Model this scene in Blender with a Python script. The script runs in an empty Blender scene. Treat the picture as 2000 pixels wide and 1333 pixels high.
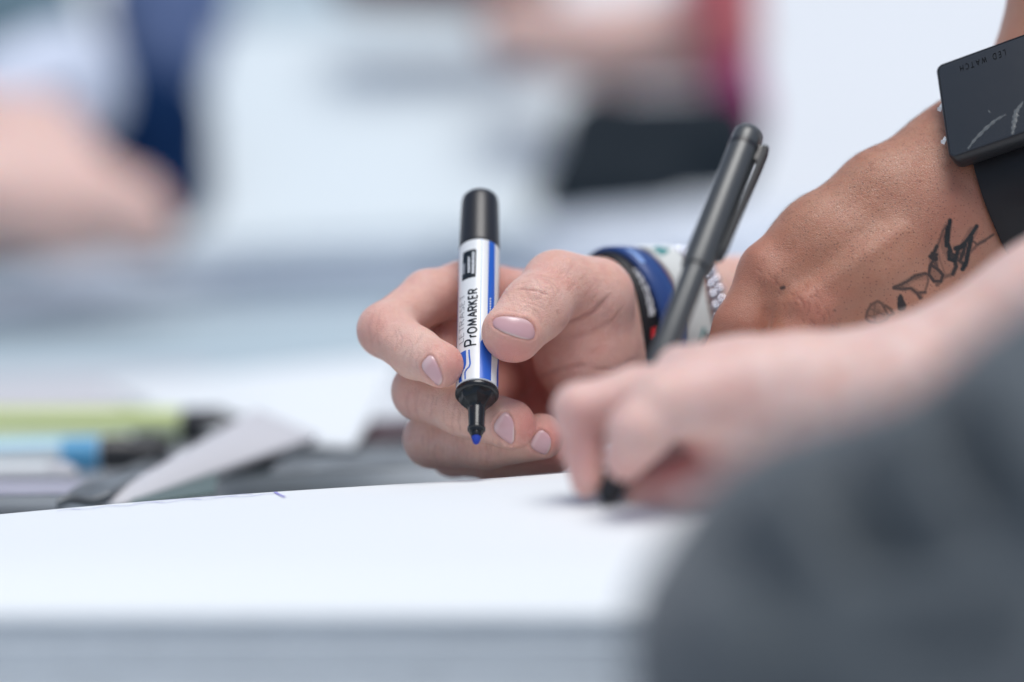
import bpy, bmesh, math, random
import numpy as np
from mathutils import Vector, Matrix
from mathutils.bvhtree import BVHTree
random.seed(7); np.random.seed(7)
SC = bpy.context.scene
COL = SC.collection

# ------------------------------------------------------------------ camera
F = 5278.0                       # focal length in photo pixels (2000 px wide frame)
CAM_H = 0.07                     # height of the lens above the pad's top page
PITCH = math.atan(69.5 / F)
cam_d = bpy.data.cameras.new('camera'); cam = bpy.data.objects.new('camera', cam_d); COL.objects.link(cam)
cam.location = (0, 0, CAM_H); cam.rotation_euler = (math.pi / 2 - PITCH, 0, 0)
cam_d.sensor_width = 36; cam_d.lens = 36 * F / 2000.0
cam_d.clip_start = 0.02; cam_d.clip_end = 200
cam_d.dof.use_dof = True; cam_d.dof.focus_distance = 0.9; cam_d.dof.aperture_fstop = 2.4
cam_d.dof.aperture_blades = 0
SC.camera = cam

# ------------------------------------------------------------------ light
SUN_EL, SUN_AZ = math.radians(74), math.radians(160)     # azimuth: direction the light comes from, clockwise from +y
w = bpy.data.worlds.new("World"); SC.world = w; w.use_nodes = True
nt = w.node_tree; bg = nt.nodes['Background']
sky = nt.nodes.new('ShaderNodeTexSky'); sky.sky_type = 'NISHITA'; sky.sun_disc = False
sky.sun_elevation = SUN_EL; sky.sun_rotation = SUN_AZ; sky.dust_density = 2.0; sky.air_density = 1.0; sky.ozone_density = 1.0
nt.links.new(sky.outputs[0], bg.inputs[0]); bg.inputs[1].default_value = 0.088
sd = bpy.data.lights.new('sun', 'SUN'); sd.energy = 1.9; sd.angle = math.radians(34); sd.color = (1.0, 0.985, 0.965)
so = bpy.data.objects.new('sun', sd); COL.objects.link(so)
dirv = Vector((math.sin(SUN_AZ) * math.cos(SUN_EL), math.cos(SUN_AZ) * math.cos(SUN_EL), math.sin(SUN_EL)))
so.rotation_euler = dirv.to_track_quat('Z', 'Y').to_euler(); so.location = dirv * 3
SC.view_settings.view_transform = 'Standard'; SC.view_settings.look = 'None'
SC.view_settings.exposure = 0.3; SC.view_settings.gamma = 1
SC.render.engine = 'CYCLES'
SC.cycles.use_denoising = True
SC.cycles.max_bounces = 8; SC.cycles.transparent_max_bounces = 8

# ------------------------------------------------------------------ frames and small helpers
RT = np.array([1.0, 0, 0]); FW = np.array([0, math.cos(PITCH), -math.sin(PITCH)]); UP = np.array([0, math.sin(PITCH), math.cos(PITCH)])
def cm(px, py, dz, base=900.0):
    """photo pixel + depth (mm beyond base) -> lens frame in mm (x right, y down, z ahead)"""
    z = base + dz
    return np.array([(px - 1000.0) * z / F, (py - 666.5) * z / F, z], dtype=np.float64)
def to_world(P):
    P = np.asarray(P, dtype=np.float64) * 0.001
    return P[..., 0:1] * RT - P[..., 1:2] * UP + P[..., 2:3] * FW + np.array([0, 0, CAM_H])
def dir_world(D):
    D = np.asarray(D, dtype=np.float64)
    return D[..., 0:1] * RT - D[..., 1:2] * UP + D[..., 2:3] * FW
def at(px, py, d):
    """photo pixel + distance in metres -> world point"""
    return Vector(to_world(cm(px, py, 0, d * 1000.0)))
def proj(P):
    return P[:, 0] * F / P[:, 2] + 1000.0, P[:, 1] * F / P[:, 2] + 666.5

def tag(o, label=None, cat=None, group=None, kind=None):
    if label: o['label'] = label
    if cat: o['category'] = cat
    if group: o['group'] = group
    if kind: o['kind'] = kind
    return o
def empty(name, loc):
    o = bpy.data.objects.new(name, None); COL.objects.link(o); o.location = loc; o.empty_display_size = 0.02
    return o
def mesh_obj(name, V, Fc, mat, parent=None, smooth=True, attrs=None):
    """V in world metres; the object's origin stays with its parent so the part moves with it"""
    V = np.asarray(V, dtype=np.float64)
    org = np.array(parent_world(parent)) if parent is not None else V.mean(0)
    me = bpy.data.meshes.new(name)
    if isinstance(Fc, np.ndarray):
        n, k = Fc.shape
        me.vertices.add(len(V)); me.vertices.foreach_set('co', (V - org).astype(np.float32).ravel())
        me.loops.add(n * k); me.loops.foreach_set('vertex_index', Fc.astype(np.int32).ravel())
        me.polygons.add(n); me.polygons.foreach_set('loop_start', np.arange(0, n * k, k, dtype=np.int32))
        me.update(calc_edges=True)
    else:
        me.from_pydata([tuple(v) for v in (V - org)], [], Fc); me.update()
    if smooth:
        me.polygons.foreach_set('use_smooth', np.ones(len(me.polygons), dtype=bool))
    if attrs:
        for k2, a in attrs.items():
            at_ = me.attributes.new(k2, 'FLOAT', 'POINT'); at_.data.foreach_set('value', np.asarray(a, dtype=np.float32))
    if mat: me.materials.append(mat)
    o = bpy.data.objects.new(name, me); COL.objects.link(o)
    if parent is not None: o.parent = parent
    else: o.location = org
    return o
def parent_world(p):
    v = Vector(p.location)
    while p.parent: p = p.parent; v = v + Vector(p.location)
    return v
def autosmooth(o, ang=35):
    bm = bmesh.new(); bm.from_mesh(o.data)
    for e in bm.edges:
        if len(e.link_faces) == 2 and e.calc_face_angle(0) > math.radians(ang): e.smooth = False
    bm.to_mesh(o.data); bm.free(); return o

# ------------------------------------------------------------------ materials
def mat(name, col, rough=0.5, spec=0.5, coat=0.0, metal=0.0, noise=0.0, nscale=60.0, bump=0.0, bscale=400.0, sheen=0.0, sss=0.0):
    m = bpy.data.materials.new(name); m.use_nodes = True
    n = m.node_tree.nodes; l = m.node_tree.links; b = n['Principled BSDF']
    b.inputs['Base Color'].default_value = (*col, 1); b.inputs['Roughness'].default_value = rough
    b.inputs['Specular IOR Level'].default_value = spec; b.inputs['Metallic'].default_value = metal
    b.inputs['Coat Weight'].default_value = coat; b.inputs['Coat Roughness'].default_value = 0.1
    b.inputs['Sheen Weight'].default_value = sheen
    if sss: b.inputs['Subsurface Weight'].default_value = sss; b.inputs['Subsurface Radius'].default_value = (0.002, 0.002, 0.002); b.inputs['Subsurface Scale'].default_value = 1
    tc = n.new('ShaderNodeTexCoord')
    if noise:
        t = n.new('ShaderNodeTexNoise'); t.inputs['Scale'].default_value = nscale; t.inputs['Detail'].default_value = 6
        l.new(tc.outputs['Object'], t.inputs['Vector'])
        mx = n.new('ShaderNodeMix'); mx.data_type = 'RGBA'; mx.blend_type = 'MULTIPLY'; mx.inputs[0].default_value = noise
        mx.inputs[6].default_value = (*col, 1)
        cr = n.new('ShaderNodeValToRGB'); cr.color_ramp.elements[0].position = 0.3; cr.color_ramp.elements[1].position = 0.7
        cr.color_ramp.elements[0].color = (0.45, 0.45, 0.45, 1)
        l.new(t.outputs['Fac'], cr.inputs[0]); l.new(cr.outputs[0], mx.inputs[7]); l.new(mx.outputs[2], b.inputs['Base Color'])
    if bump:
        t2 = n.new('ShaderNodeTexNoise'); t2.inputs['Scale'].default_value = bscale; t2.inputs['Detail'].default_value = 5
        l.new(tc.outputs['Object'], t2.inputs['Vector'])
        bp = n.new('ShaderNodeBump'); bp.inputs['Strength'].default_value = 1.0; bp.inputs['Distance'].default_value = bump
        l.new(t2.outputs['Fac'], bp.inputs['Height']); l.new(bp.outputs[0], b.inputs['Normal'])
    return m

def skin_mat(name, base, red, ink=None, rough=0.42, pore=1.0):
    """layered skin: colour mottling, redness attribute, fine relief; ink / follicle attributes on the tattooed arm"""
    m = bpy.data.materials.new(name); m.use_nodes = True
    n = m.node_tree.nodes; l = m.node_tree.links; b = n['Principled BSDF']
    b.inputs['Roughness'].default_value = rough; b.inputs['Specular IOR Level'].default_value = 0.5
    b.inputs['Subsurface Weight'].default_value = 0.4
    b.inputs['Subsurface Radius'].default_value = (0.0026, 0.0009, 0.0005); b.inputs['Subsurface Scale'].default_value = 1.0
    tc = n.new('ShaderNodeTexCoord')
    def noise(sc, det=5, rg=0.55):
        t = n.new('ShaderNodeTexNoise'); t.inputs['Scale'].default_value = sc; t.inputs['Detail'].default_value = det
        t.inputs['Roughness'].default_value = rg; l.new(tc.outputs['Object'], t.inputs['Vector']); return t
    def mix(fac, a, bb, mode='MIX'):
        x = n.new('ShaderNodeMix'); x.data_type = 'RGBA'; x.blend_type = mode
        if isinstance(fac, float): x.inputs[0].default_value = fac
        else: l.new(fac, x.inputs[0])
        for i, s in ((6, a), (7, bb)):
            if isinstance(s, tuple): x.inputs[i].default_value = (*s, 1)
            else: l.new(s, x.inputs[i])
        return x.outputs[2]
    def math_(op, a, bb=None, clamp=False):
        x = n.new('ShaderNodeMath'); x.operation = op; x.use_clamp = clamp
        for i, s in enumerate((a, bb)):
            if s is None: continue
            if isinstance(s, (int, float)): x.inputs[i].default_value = s
            else: l.new(s, x.inputs[i])
        return x.outputs[0]
    def ramp(src, lo, hi):
        x = n.new('ShaderNodeMapRange'); x.inputs[1].default_value = lo; x.inputs[2].default_value = hi; x.clamp = True
        l.new(src, x.inputs[0]); return x.outputs[0]
    def attr(nm):
        x = n.new('ShaderNodeAttribute'); x.attribute_name = nm; return x.outputs['Fac']
    big = ramp(noise(110, 4).outputs['Fac'], 0.35, 0.68)
    mid = ramp(noise(520, 4, 0.6).outputs['Fac'], 0.3, 0.75)
    c = mix(big, base, tuple(base[i] * (0.97, 0.86, 0.80)[i] for i in range(3)))
    c = mix(math_('MULTIPLY', mid, 0.5), c, tuple(min(1, base[i] * (1.06, 1.04, 1.0)[i]) for i in range(3)))
    pt = ramp(noise(210, 3, 0.5).outputs['Fac'], 0.48, 0.70)
    c = mix(math_('MULTIPLY', pt, 0.34), c, tuple(0.5 * base[i] + 0.5 * red[i] for i in range(3)))
    pl = ramp(noise(330, 5, 0.6).outputs['Fac'], 0.52, 0.72)
    c = mix(math_('MULTIPLY', pl, 0.30), c, tuple(min(1, base[i] * (1.14, 1.20, 1.22)[i]) for i in range(3)))
    c = mix(attr('red'), c, red)
    c = mix(attr('crease'), c, tuple(red[i] * 0.55 for i in range(3)))
    if ink:
        vo = n.new('ShaderNodeTexVoronoi'); vo.inputs['Scale'].default_value = 780; l.new(tc.outputs['Object'], vo.inputs['Vector'])
        dot = math_('SUBTRACT', 1.0, ramp(vo.outputs['Distance'], 0.14, 0.28))
        dot = math_('MULTIPLY', math_('MULTIPLY', dot, attr('follicle')), ramp(noise(260, 3).outputs['Fac'], 0.25, 0.42))
        c = mix(math_('MULTIPLY', dot, 0.62), c, (0.12, 0.055, 0.04))
        ik = math_('MULTIPLY', attr('ink'), 1.12, True)
        c = mix(ik, c, ink)
        l.new(math_('MULTIPLY', math_('SUBTRACT', 1.0, ik), 0.4), b.inputs['Subsurface Weight'])
    l.new(c, b.inputs['Base Color'])
    # relief: crossing fine skin lines + pores
    v1 = n.new('ShaderNodeTexVoronoi'); v1.feature = 'DISTANCE_TO_EDGE'; v1.inputs['Scale'].default_value = 1150
    nz = noise(900, 2); va = n.new('ShaderNodeVectorMath'); va.operation = 'MULTIPLY_ADD'
    l.new(nz.outputs['Color'], va.inputs[0]); va.inputs[1].default_value = (0.0009,) * 3; l.new(tc.outputs['Object'], va.inputs[2])
    l.new(va.outputs[0], v1.inputs['Vector'])
    cell = ramp(v1.outputs['Distance'], 0.0, 0.16)
    n2 = noise(350, 6, 0.62)
    hsum = math_('ADD', math_('MULTIPLY', cell, 0.35 * pore), math_('MULTIPLY', n2.outputs['Fac'], 1.3))
    bp = n.new('ShaderNodeBump'); bp.inputs['Strength'].default_value = 1.0; bp.inputs['Distance'].default_value = 0.00034 * (0.5 if ink else 1.0)
    l.new(hsum, bp.inputs['Height']); l.new(bp.outputs[0], b.inputs['Normal'])
    rr = n.new('ShaderNodeMapRange'); rr.inputs[3].default_value = rough - 0.08; rr.inputs[4].default_value = rough + 0.14
    l.new(n2.outputs['Fac'], rr.inputs[0]); l.new(rr.outputs[0], b.inputs['Roughness'])
    return m

M = {}
M['skin_marker'] = skin_mat('skin_light_pink', (0.82, 0.545, 0.455), (0.69, 0.225, 0.195))
M['skin_tan'] = skin_mat('skin_tan', (0.475, 0.24, 0.158), (0.46, 0.155, 0.11), ink=(0.008, 0.011, 0.014), rough=0.40)
M['skin_pale'] = skin_mat('skin_pale', (0.80, 0.58, 0.52), (0.64, 0.25, 0.23), pore=0.3)
M['nail'] = mat('fingernail', (0.66, 0.37, 0.39), 0.26, 0.5, coat=0.18, bump=0.00005, bscale=600)
def nail_tint(m):
    n = m.node_tree.nodes; l = m.node_tree.links; b = n['Principled BSDF']
    ra = n.new('ShaderNodeValToRGB'); at_ = n.new('ShaderNodeAttribute'); at_.attribute_name = 'along'; e = ra.color_ramp.elements
    e[0].position = 0.0; e[0].color = (0.72, 0.50, 0.50, 1); e[1].position = 1.0; e[1].color = (0.74, 0.58, 0.53, 1)
    for p, c in ((0.16, (0.71, 0.49, 0.49, 1)), (0.30, (0.64, 0.385, 0.395, 1)), (0.86, (0.62, 0.37, 0.39, 1)), (0.93, (0.66, 0.43, 0.43, 1))):
        x = e.new(p); x.color = c
    l.new(at_.outputs['Fac'], ra.inputs[0]); l.new(ra.outputs[0], b.inputs['Base Color'])
nail_tint(M['nail'])
M['black_plastic'] = mat('black_plastic', (0.010, 0.011, 0.013), 0.22, 0.5, bump=0.00002, bscale=900)
M['black_satin'] = mat('black_satin_plastic', (0.022, 0.023, 0.026), 0.36, 0.5, bump=0.00003, bscale=1800)
M['white_plastic'] = mat('white_plastic_print', (0.78, 0.80, 0.80), 0.32, 0.5, noise=0.06, nscale=200)
M['blue_print'] = mat('blue_print', (0.020, 0.125, 0.56), 0.32, 0.5)
M['pale_blue_print'] = mat('pale_blue_print', (0.30, 0.46, 0.80), 0.32)
M['black_print'] = mat('black_print', (0.008, 0.012, 0.016), 0.35)
M['grey_print'] = mat('grey_print', (0.28, 0.29, 0.31), 0.35)
M['white_print'] = mat('white_print', (0.72, 0.74, 0.76), 0.4)
M['blue_nib'] = mat('blue_felt', (0.018, 0.05, 0.36), 0.7, 0.3, bump=0.0001, bscale=2500)
M['pen_grey'] = mat('grey_metallic_plastic', (0.085, 0.09, 0.09), 0.36, 0.6, metal=0.3)
M['paper'] = mat('white_paper', (0.79, 0.83, 0.84), 0.75, 0.25, bump=0.00004, bscale=1500)
M['paper_edge'] = mat('paper_edge', (0.62, 0.67, 0.70), 0.8, 0.2, noise=0.15, nscale=90)
M['sleeve'] = mat('slate_fabric', (0.104, 0.122, 0.134), 0.85, 0.2, noise=0.3, nscale=25, bump=0.0004, bscale=1400, sheen=0.25)

# ------------------------------------------------------------------ smooth bodies: blended tapering limbs on a grid, skinned with surface nets
class Body:
    def __init__(s, h): s.h = h; s.groups = []
    def add(s, prims, k=4.0, kout=3.0):
        """prims: chain pieces (a, ra, b, rb[, n, squash]); k blends inside the group, kout joins it to what came before"""
        s.groups.append((prims, k, kout))
    def chain(s, pts, k=4.0, kout=3.0, sq=None):
        pr = []
        for a, b in zip(pts[:-1], pts[1:]): pr.append((a[0], a[1], b[0], b[1]) + ((sq if sq else ())))
        s.add(pr, k, kout)
    def build(s, smooth_it=4):
        h = s.h
        lo = np.full(3, 1e9); hi = -lo
        for pr, _, _ in s.groups:
            for p in pr:
                for c, r in ((p[0], p[1]), (p[2], p[3])):
                    lo = np.minimum(lo, c - r); hi = np.maximum(hi, c + r)
        lo -= 5 * h; hi += 5 * h
        n = np.ceil((hi - lo) / h).astype(int) + 1
        ax = [(lo[i] + h * np.arange(n[i])).astype(np.float32) for i in range(3)]
        D = np.full(n, 50.0, dtype=np.float32)
        def smin(a, b, k):
            if k <= 0: return np.minimum(a, b)
            hh = np.maximum(k - np.abs(a - b), 0) / k
            return np.minimum(a, b) - hh * hh * k * 0.25
        for pr, k, ko in s.groups:
            mg = max(k, ko) + 4
            l2 = np.min([np.minimum(p[0] - p[1], p[2] - p[3]) for p in pr], axis=0) - mg
            h2 = np.max([np.maximum(p[0] + p[1], p[2] + p[3]) for p in pr], axis=0) + mg
            i0 = np.clip(np.floor((l2 - lo) / h).astype(int), 0, n - 1); i1 = np.clip(np.ceil((h2 - lo) / h).astype(int) + 1, 1, n)
            X = ax[0][i0[0]:i1[0]][:, None, None]; Y = ax[1][i0[1]:i1[1]][None, :, None]; Z = ax[2][i0[2]:i1[2]][None, None, :]
            G = np.full((i1 - i0), 50.0, dtype=np.float32)
            for p in pr:
                a, ra, b, rb = p[:4]; sc = p[4:] if len(p) > 4 else None
                m2 = max(ra, rb) + mg
                jl = np.minimum(a, b) - m2; jh = np.maximum(a, b) + m2
                j0 = np.clip(np.floor((jl - lo) / h).astype(int) - i0, 0, i1 - i0); j1 = np.clip(np.ceil((jh - lo) / h).astype(int) + 1 - i0, 0, i1 - i0)
                if np.any(j1 <= j0): continue
                px = X[j0[0]:j1[0]] - np.float32(a[0]); py = Y[:, j0[1]:j1[1]] - np.float32(a[1]); pz = Z[:, :, j0[2]:j1[2]] - np.float32(a[2])
                ab = (b - a).astype(np.float32)
                if sc:
                    nn, q = sc; nn = np.asarray(nn, dtype=np.float32); nn = nn / np.linalg.norm(nn)
                    dt = (px * nn[0] + py * nn[1] + pz * nn[2]) * np.float32(q - 1)
                    px = px + dt * nn[0]; py = py + dt * nn[1]; pz = pz + dt * nn[2]
                    ab = ab + nn * np.dot(ab, nn) * (q - 1)
                t = np.clip((px * ab[0] + py * ab[1] + pz * ab[2]) / np.float32(max(ab @ ab, 1e-6)), 0, 1)
                d = np.sqrt((px - t * ab[0]) ** 2 + (py - t * ab[1]) ** 2 + (pz - t * ab[2]) ** 2) - (np.float32(ra) + t * np.float32(rb - ra))
                sl = (slice(j0[0], j1[0]), slice(j0[1], j1[1]), slice(j0[2], j1[2]))
                G[sl] = smin(G[sl], d.astype(np.float32), k)
            sl = (slice(i0[0], i1[0]), slice(i0[1], i1[1]), slice(i0[2], i1[2]))
            D[sl] = smin(D[sl], G, ko)
        V, Q = surface_nets(D, lo, h)
        return relax(V, Q, smooth_it), Q

def surface_nets(D, lo, h):
    ins = D < 0
    c = np.zeros(tuple(np.array(D.shape) - 1), dtype=np.int8)
    for i in (0, 1):
        for j in (0, 1):
            for k in (0, 1):
                c += ins[i:i + c.shape[0], j:j + c.shape[1], k:k + c.shape[2]]
    act = (c > 0) & (c < 8)
    idx = np.argwhere(act)
    imap = np.full(c.shape, -1, dtype=np.int32); imap[act] = np.arange(len(idx))
    acc = np.zeros((len(idx), 3)); cnt = np.zeros(len(idx))
    offs = [(i, j, k) for i in (0, 1) for j in (0, 1) for k in (0, 1)]
    val = {o: D[idx[:, 0] + o[0], idx[:, 1] + o[1], idx[:, 2] + o[2]] for o in offs}
    for o in offs:
        for a in range(3):
            if o[a] == 0:
                o2 = list(o); o2[a] = 1; o2 = tuple(o2)
                v0, v1 = val[o], val[o2]; m = (v0 < 0) != (v1 < 0)
                t = np.where(m, v0 / np.where(m, v0 - v1, 1), 0)
                p = np.zeros((len(idx), 3)); p[:] = o; p[:, a] += t
                acc[m] += p[m]; cnt[m] += 1
    V = lo + h * (idx + acc / cnt[:, None])
    quads = []
    for a in range(3):
        b, cc = (a + 1) % 3, (a + 2) % 3
        sl0 = [slice(None)] * 3; sl1 = [slice(None)] * 3; sl0[a] = slice(0, -1); sl1[a] = slice(1, None)
        s0 = ins[tuple(sl0)]; s1 = ins[tuple(sl1)]
        e = np.argwhere(s0 != s1)
        e = e[(e[:, b] > 0) & (e[:, cc] > 0) & (e[:, b] < D.shape[b] - 1) & (e[:, cc] < D.shape[cc] - 1)]
        flip = s0[e[:, 0], e[:, 1], e[:, 2]]
        def cell(db, dc):
            q = e.copy(); q[:, b] -= db; q[:, cc] -= dc
            return imap[q[:, 0], q[:, 1], q[:, 2]]
        A, B, C_, D_ = cell(1, 1), cell(0, 1), cell(0, 0), cell(1, 0)
        q = np.stack([A, B, C_, D_], 1)
        q[~flip] = q[~flip][:, ::-1]
        quads.append(q)
    Q = np.concatenate(quads)
    # lens frame is left-handed against the world (y down): reverse
    return V, Q[:, ::-1]

def edges_of(Q):
    E = np.concatenate([Q[:, [0, 1]], Q[:, [1, 2]], Q[:, [2, 3]], Q[:, [3, 0]]])
    return E
def relax(V, Q, it):
    E = edges_of(Q); n = len(V)
    deg = np.bincount(E.ravel(), minlength=n).astype(float)
    for i in range(it):
        for lam in (0.5, -0.52):
            S = np.stack([np.bincount(E[:, 0], V[E[:, 1], a], n) + np.bincount(E[:, 1], V[E[:, 0], a], n) for a in range(3)], 1)
            V = V + lam * (S / deg[:, None] - V)
    return V
def normals(V, Q):
    """outward normals in the lens frame"""
    fn = np.cross(V[Q[:, 2]] - V[Q[:, 0]], V[Q[:, 3]] - V[Q[:, 1]])
    N = np.zeros_like(V)
    for i in range(4):
        for a in range(3): N[:, a] += np.bincount(Q[:, i], fn[:, a], len(V))
    N /= np.linalg.norm(N, axis=1)[:, None] + 1e-12
    return -N
def pl_dist(px, py, line):
    """pixel distance to a polyline, and the fraction along it"""
    best = np.full(len(px), 1e9); frac = np.zeros(len(px)); L = np.array(line, float)
    seg = np.linalg.norm(np.diff(L, axis=0), axis=1); tot = seg.sum(); run = 0
    for i in range(len(L) - 1):
        a, b = L[i], L[i + 1]; ab = b - a
        t = np.clip(((px - a[0]) * ab[0] + (py - a[1]) * ab[1]) / max(ab @ ab, 1e-9), 0, 1)
        d = np.hypot(px - a[0] - t * ab[0], py - a[1] - t * ab[1])
        m = d < best; best[m] = d[m]; frac[m] = (run + t[m] * seg[i]) / tot
        run += seg[i]
    return best, frac
class Skin:
    """a body mesh being detailed: creases cut in, folds raised, tints kept as point attributes"""
    def __init__(s, V, Q):
        s.V, s.Q = V, Q; s.N = normals(V, Q)
        s.px, s.py = proj(V); s.dz = V[:, 2] - 900
        vd = V / np.linalg.norm(V, axis=1)[:, None]
        s.face = np.clip(-(s.N * vd).sum(1) * 3, 0, 1)
        s.att = {k: np.zeros(len(V)) for k in ('red', 'crease', 'ink', 'follicle')}
        s.bvh = BVHTree.FromPolygons([tuple(v) for v in V], [tuple(q) for q in Q])
        s.off = np.zeros(len(V))
    def sel(s, line, w, dr=None):
        L = np.array(line, float)
        m = (s.px > L[:, 0].min() - w) & (s.px < L[:, 0].max() + w) & (s.py > L[:, 1].min() - w) & (s.py < L[:, 1].max() + w) & (s.face > 0)
        if dr: m &= (s.dz > dr[0]) & (s.dz < dr[1])
        return np.nonzero(m)[0]
    def stroke(s, line, w, amt, crease=0.0, red=0.0, dr=None, taper=True):
        i = s.sel(line, 3 * w + 4, dr)
        if len(i) == 0: return
        d, f = pl_dist(s.px[i], s.py[i], line)
        g = np.exp(-(d / w) ** 2) * s.face[i]
        if taper: g = g * np.clip(np.minimum(f, 1 - f) * 5 + 0.15, 0, 1)
        s.off[i] += amt * g
        s.att['crease'][i] = np.maximum(s.att['crease'][i], crease * g)
        s.att['red'][i] = np.maximum(s.att['red'][i], red * g)
    def ink(s, line, w, v=1.0, dr=None):
        i = s.sel(line, w + 6, dr); d, f = pl_dist(s.px[i], s.py[i], line)
        s.att['ink'][i] = np.maximum(s.att['ink'][i], v * np.clip((w - d) / 3.0 + 0.5, 0, 1))
    def blob(s, c, r, key, v):
        d = np.linalg.norm(s.V - c, axis=1) / r
        s.att[key] = np.maximum(s.att[key], v * np.exp(-d * d))
    def nail(s, quad, parent, lift=0.5, dr=None, e=3.2, fold=0.32):
        """quad: photo pixels cuticle-left, cuticle-right, free-right, free-left; laid on the finger by casting onto it"""
        q = np.array(quad, float)
        def P(a, b):
            return ((1 - a) * (1 - b) * q[0] + (1 + a) * (1 - b) * q[1] + (1 + a) * (1 + b) * q[2] + (1 - a) * (1 + b) * q[3]) / 4
        nr, na = 9, 40; pts = []; ring = []
        for j in range(nr + 1):
            rho = j / nr
            for i in range(na if j else 1):
                th = 2 * math.pi * i / na
                ca, sa = math.cos(th), math.sin(th)
                rr = (abs(ca) ** e + abs(sa) ** e) ** (-1 / e)
                a, b = rho * ca * rr, rho * sa * rr
                x, y = P(a, b); d = Vector(cm(x, y, 0)).normalized()
                hit, nrm, _, _ = s.bvh.ray_cast(Vector((0, 0, 0)), d)
                if hit is None: hit = Vector(cm(x, y, 0)); nrm = -d
                pts.append((np.array(hit), rho, a, b))
                if j == nr: ring.append((x, y))
        C = np.array([p[0] for p in pts])
        # a nail is smoother than the flesh: fit a quadric through the cast points
        ctr = C.mean(0); A = C - ctr; U, S_, Vt = np.linalg.svd(A, full_matrices=False)
        nn = Vt[2]; nn = nn if nn @ ctr < 0 else -nn
        uu, vv = A @ Vt[0], A @ Vt[1]; ww = A @ nn
        Bm = np.stack([np.ones_like(uu), uu, vv, uu * uu, uu * vv, vv * vv], 1)
        co = np.linalg.lstsq(Bm, ww, rcond=None)[0]; wf = Bm @ co
        pos = []
        for i, (p, rho, a, b) in enumerate(pts):
            edge = max(0.0, (rho - 0.78) / 0.22) ** 2 * (1.0 if b < 0.55 else 0.25)
            pos.append(ctr + Vt[0] * uu[i] + Vt[1] * vv[i] + nn * (0.6 * wf[i] + 0.4 * ww[i] + lift * (1 - edge) - 0.15 * edge))
        Fc = []
        for i in range(na): Fc.append((0, 1 + i, 1 + (i + 1) % na))
        for j in range(1, nr):
            o0, o1 = 1 + (j - 1) * na, 1 + j * na
            for i in range(na): Fc.append((o0 + i, o1 + i, o1 + (i + 1) % na, o0 + (i + 1) % na))
        b0 = len(pos); lastring = pos[-na:]
        for p in lastring: pos.append(p - nn * 1.0)
        for i in range(na): Fc.append((b0 - na + i, b0 + i, b0 + (i + 1) % na, b0 - na + (i + 1) % na))
        me = mesh_obj('fingernail', to_world(np.array(pos)), Fc, M['nail'], parent, attrs={'along': [(p[3] + 1) / 2 for p in pts] + [(p[3] + 1) / 2 for p in pts[-na:]]})
        bm = bmesh.new(); bm.from_mesh(me.data); bmesh.ops.recalc_face_normals(bm, faces=bm.faces); bm.to_mesh(me.data); bm.free()
        # fold of flesh round it, bed sunk under it
        rl = np.array(ring + ring[:1]); i = s.sel(rl, 14, dr)
        d, f = pl_dist(s.px[i], s.py[i], rl)
        x, y = s.px[i], s.py[i]; inside = np.zeros(len(i), bool)
        for k in range(len(rl) - 1):
            (x1, y1), (x2, y2) = rl[k], rl[k + 1]
            cr = ((y1 > y) != (y2 > y)) & (x < (x2 - x1) * (y - y1) / (y2 - y1 + 1e-12) + x1); inside ^= cr
        s.off[i] += np.where(inside, -0.25, fold * np.exp(-((d - 5) / 4.5) ** 2)) * s.face[i]
        s.att['crease'][i] = np.maximum(s.att['crease'][i], (.26 + .14 * np.sin(x * .21 + y * .13)) * np.exp(-(d / 2.2) ** 2))
        s.att['red'][i] = np.maximum(s.att['red'][i], np.where(inside, 0.3, 0.32 * np.exp(-(d / 9) ** 2)))
    def done(s, name, material, parent):
        o = np.clip(s.off, -12, 12)
        V = s.V + s.N * o[:, None]
        return mesh_obj(name, to_world(V), s.Q, material, parent, attrs=s.att)

# ------------------------------------------------------------------ lathe / sweep helpers in the lens frame (mm)
def lathe(profile, O, A, Fv, Rv, seg=64, mod=None):
    """profile: (s, r) along axis A from O; phi = 0 on Fv, growing towards Rv"""
    V = []; Fc = []
    for s_, r in profile:
        for i in range(seg):
            ph = 2 * math.pi * i / seg
            rr = r * (mod(s_, ph) if mod else 1)
            V.append(O + A * s_ + rr * (math.cos(ph) * Fv + math.sin(ph) * Rv))
    for j in range(len(profile) - 1):
        for i in range(seg):
            a, b = j * seg + i, j * seg + (i + 1) % seg
            Fc.append((a, b, b + seg, a + seg))
    Fc.append(tuple(range(seg))[::-1]); n0 = (len(profile) - 1) * seg; Fc.append(tuple(range(n0, n0 + seg)))
    return np.array(V), Fc
def fixn(o, ang=None):
    bm = bmesh.new(); bm.from_mesh(o.data); bmesh.ops.recalc_face_normals(bm, faces=bm.faces)
    if ang:
        for e in bm.edges:
            if len(e.link_faces) == 2 and e.calc_face_angle(0) > math.radians(ang): e.smooth = False
    bm.to_mesh(o.data); bm.free(); return o
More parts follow.
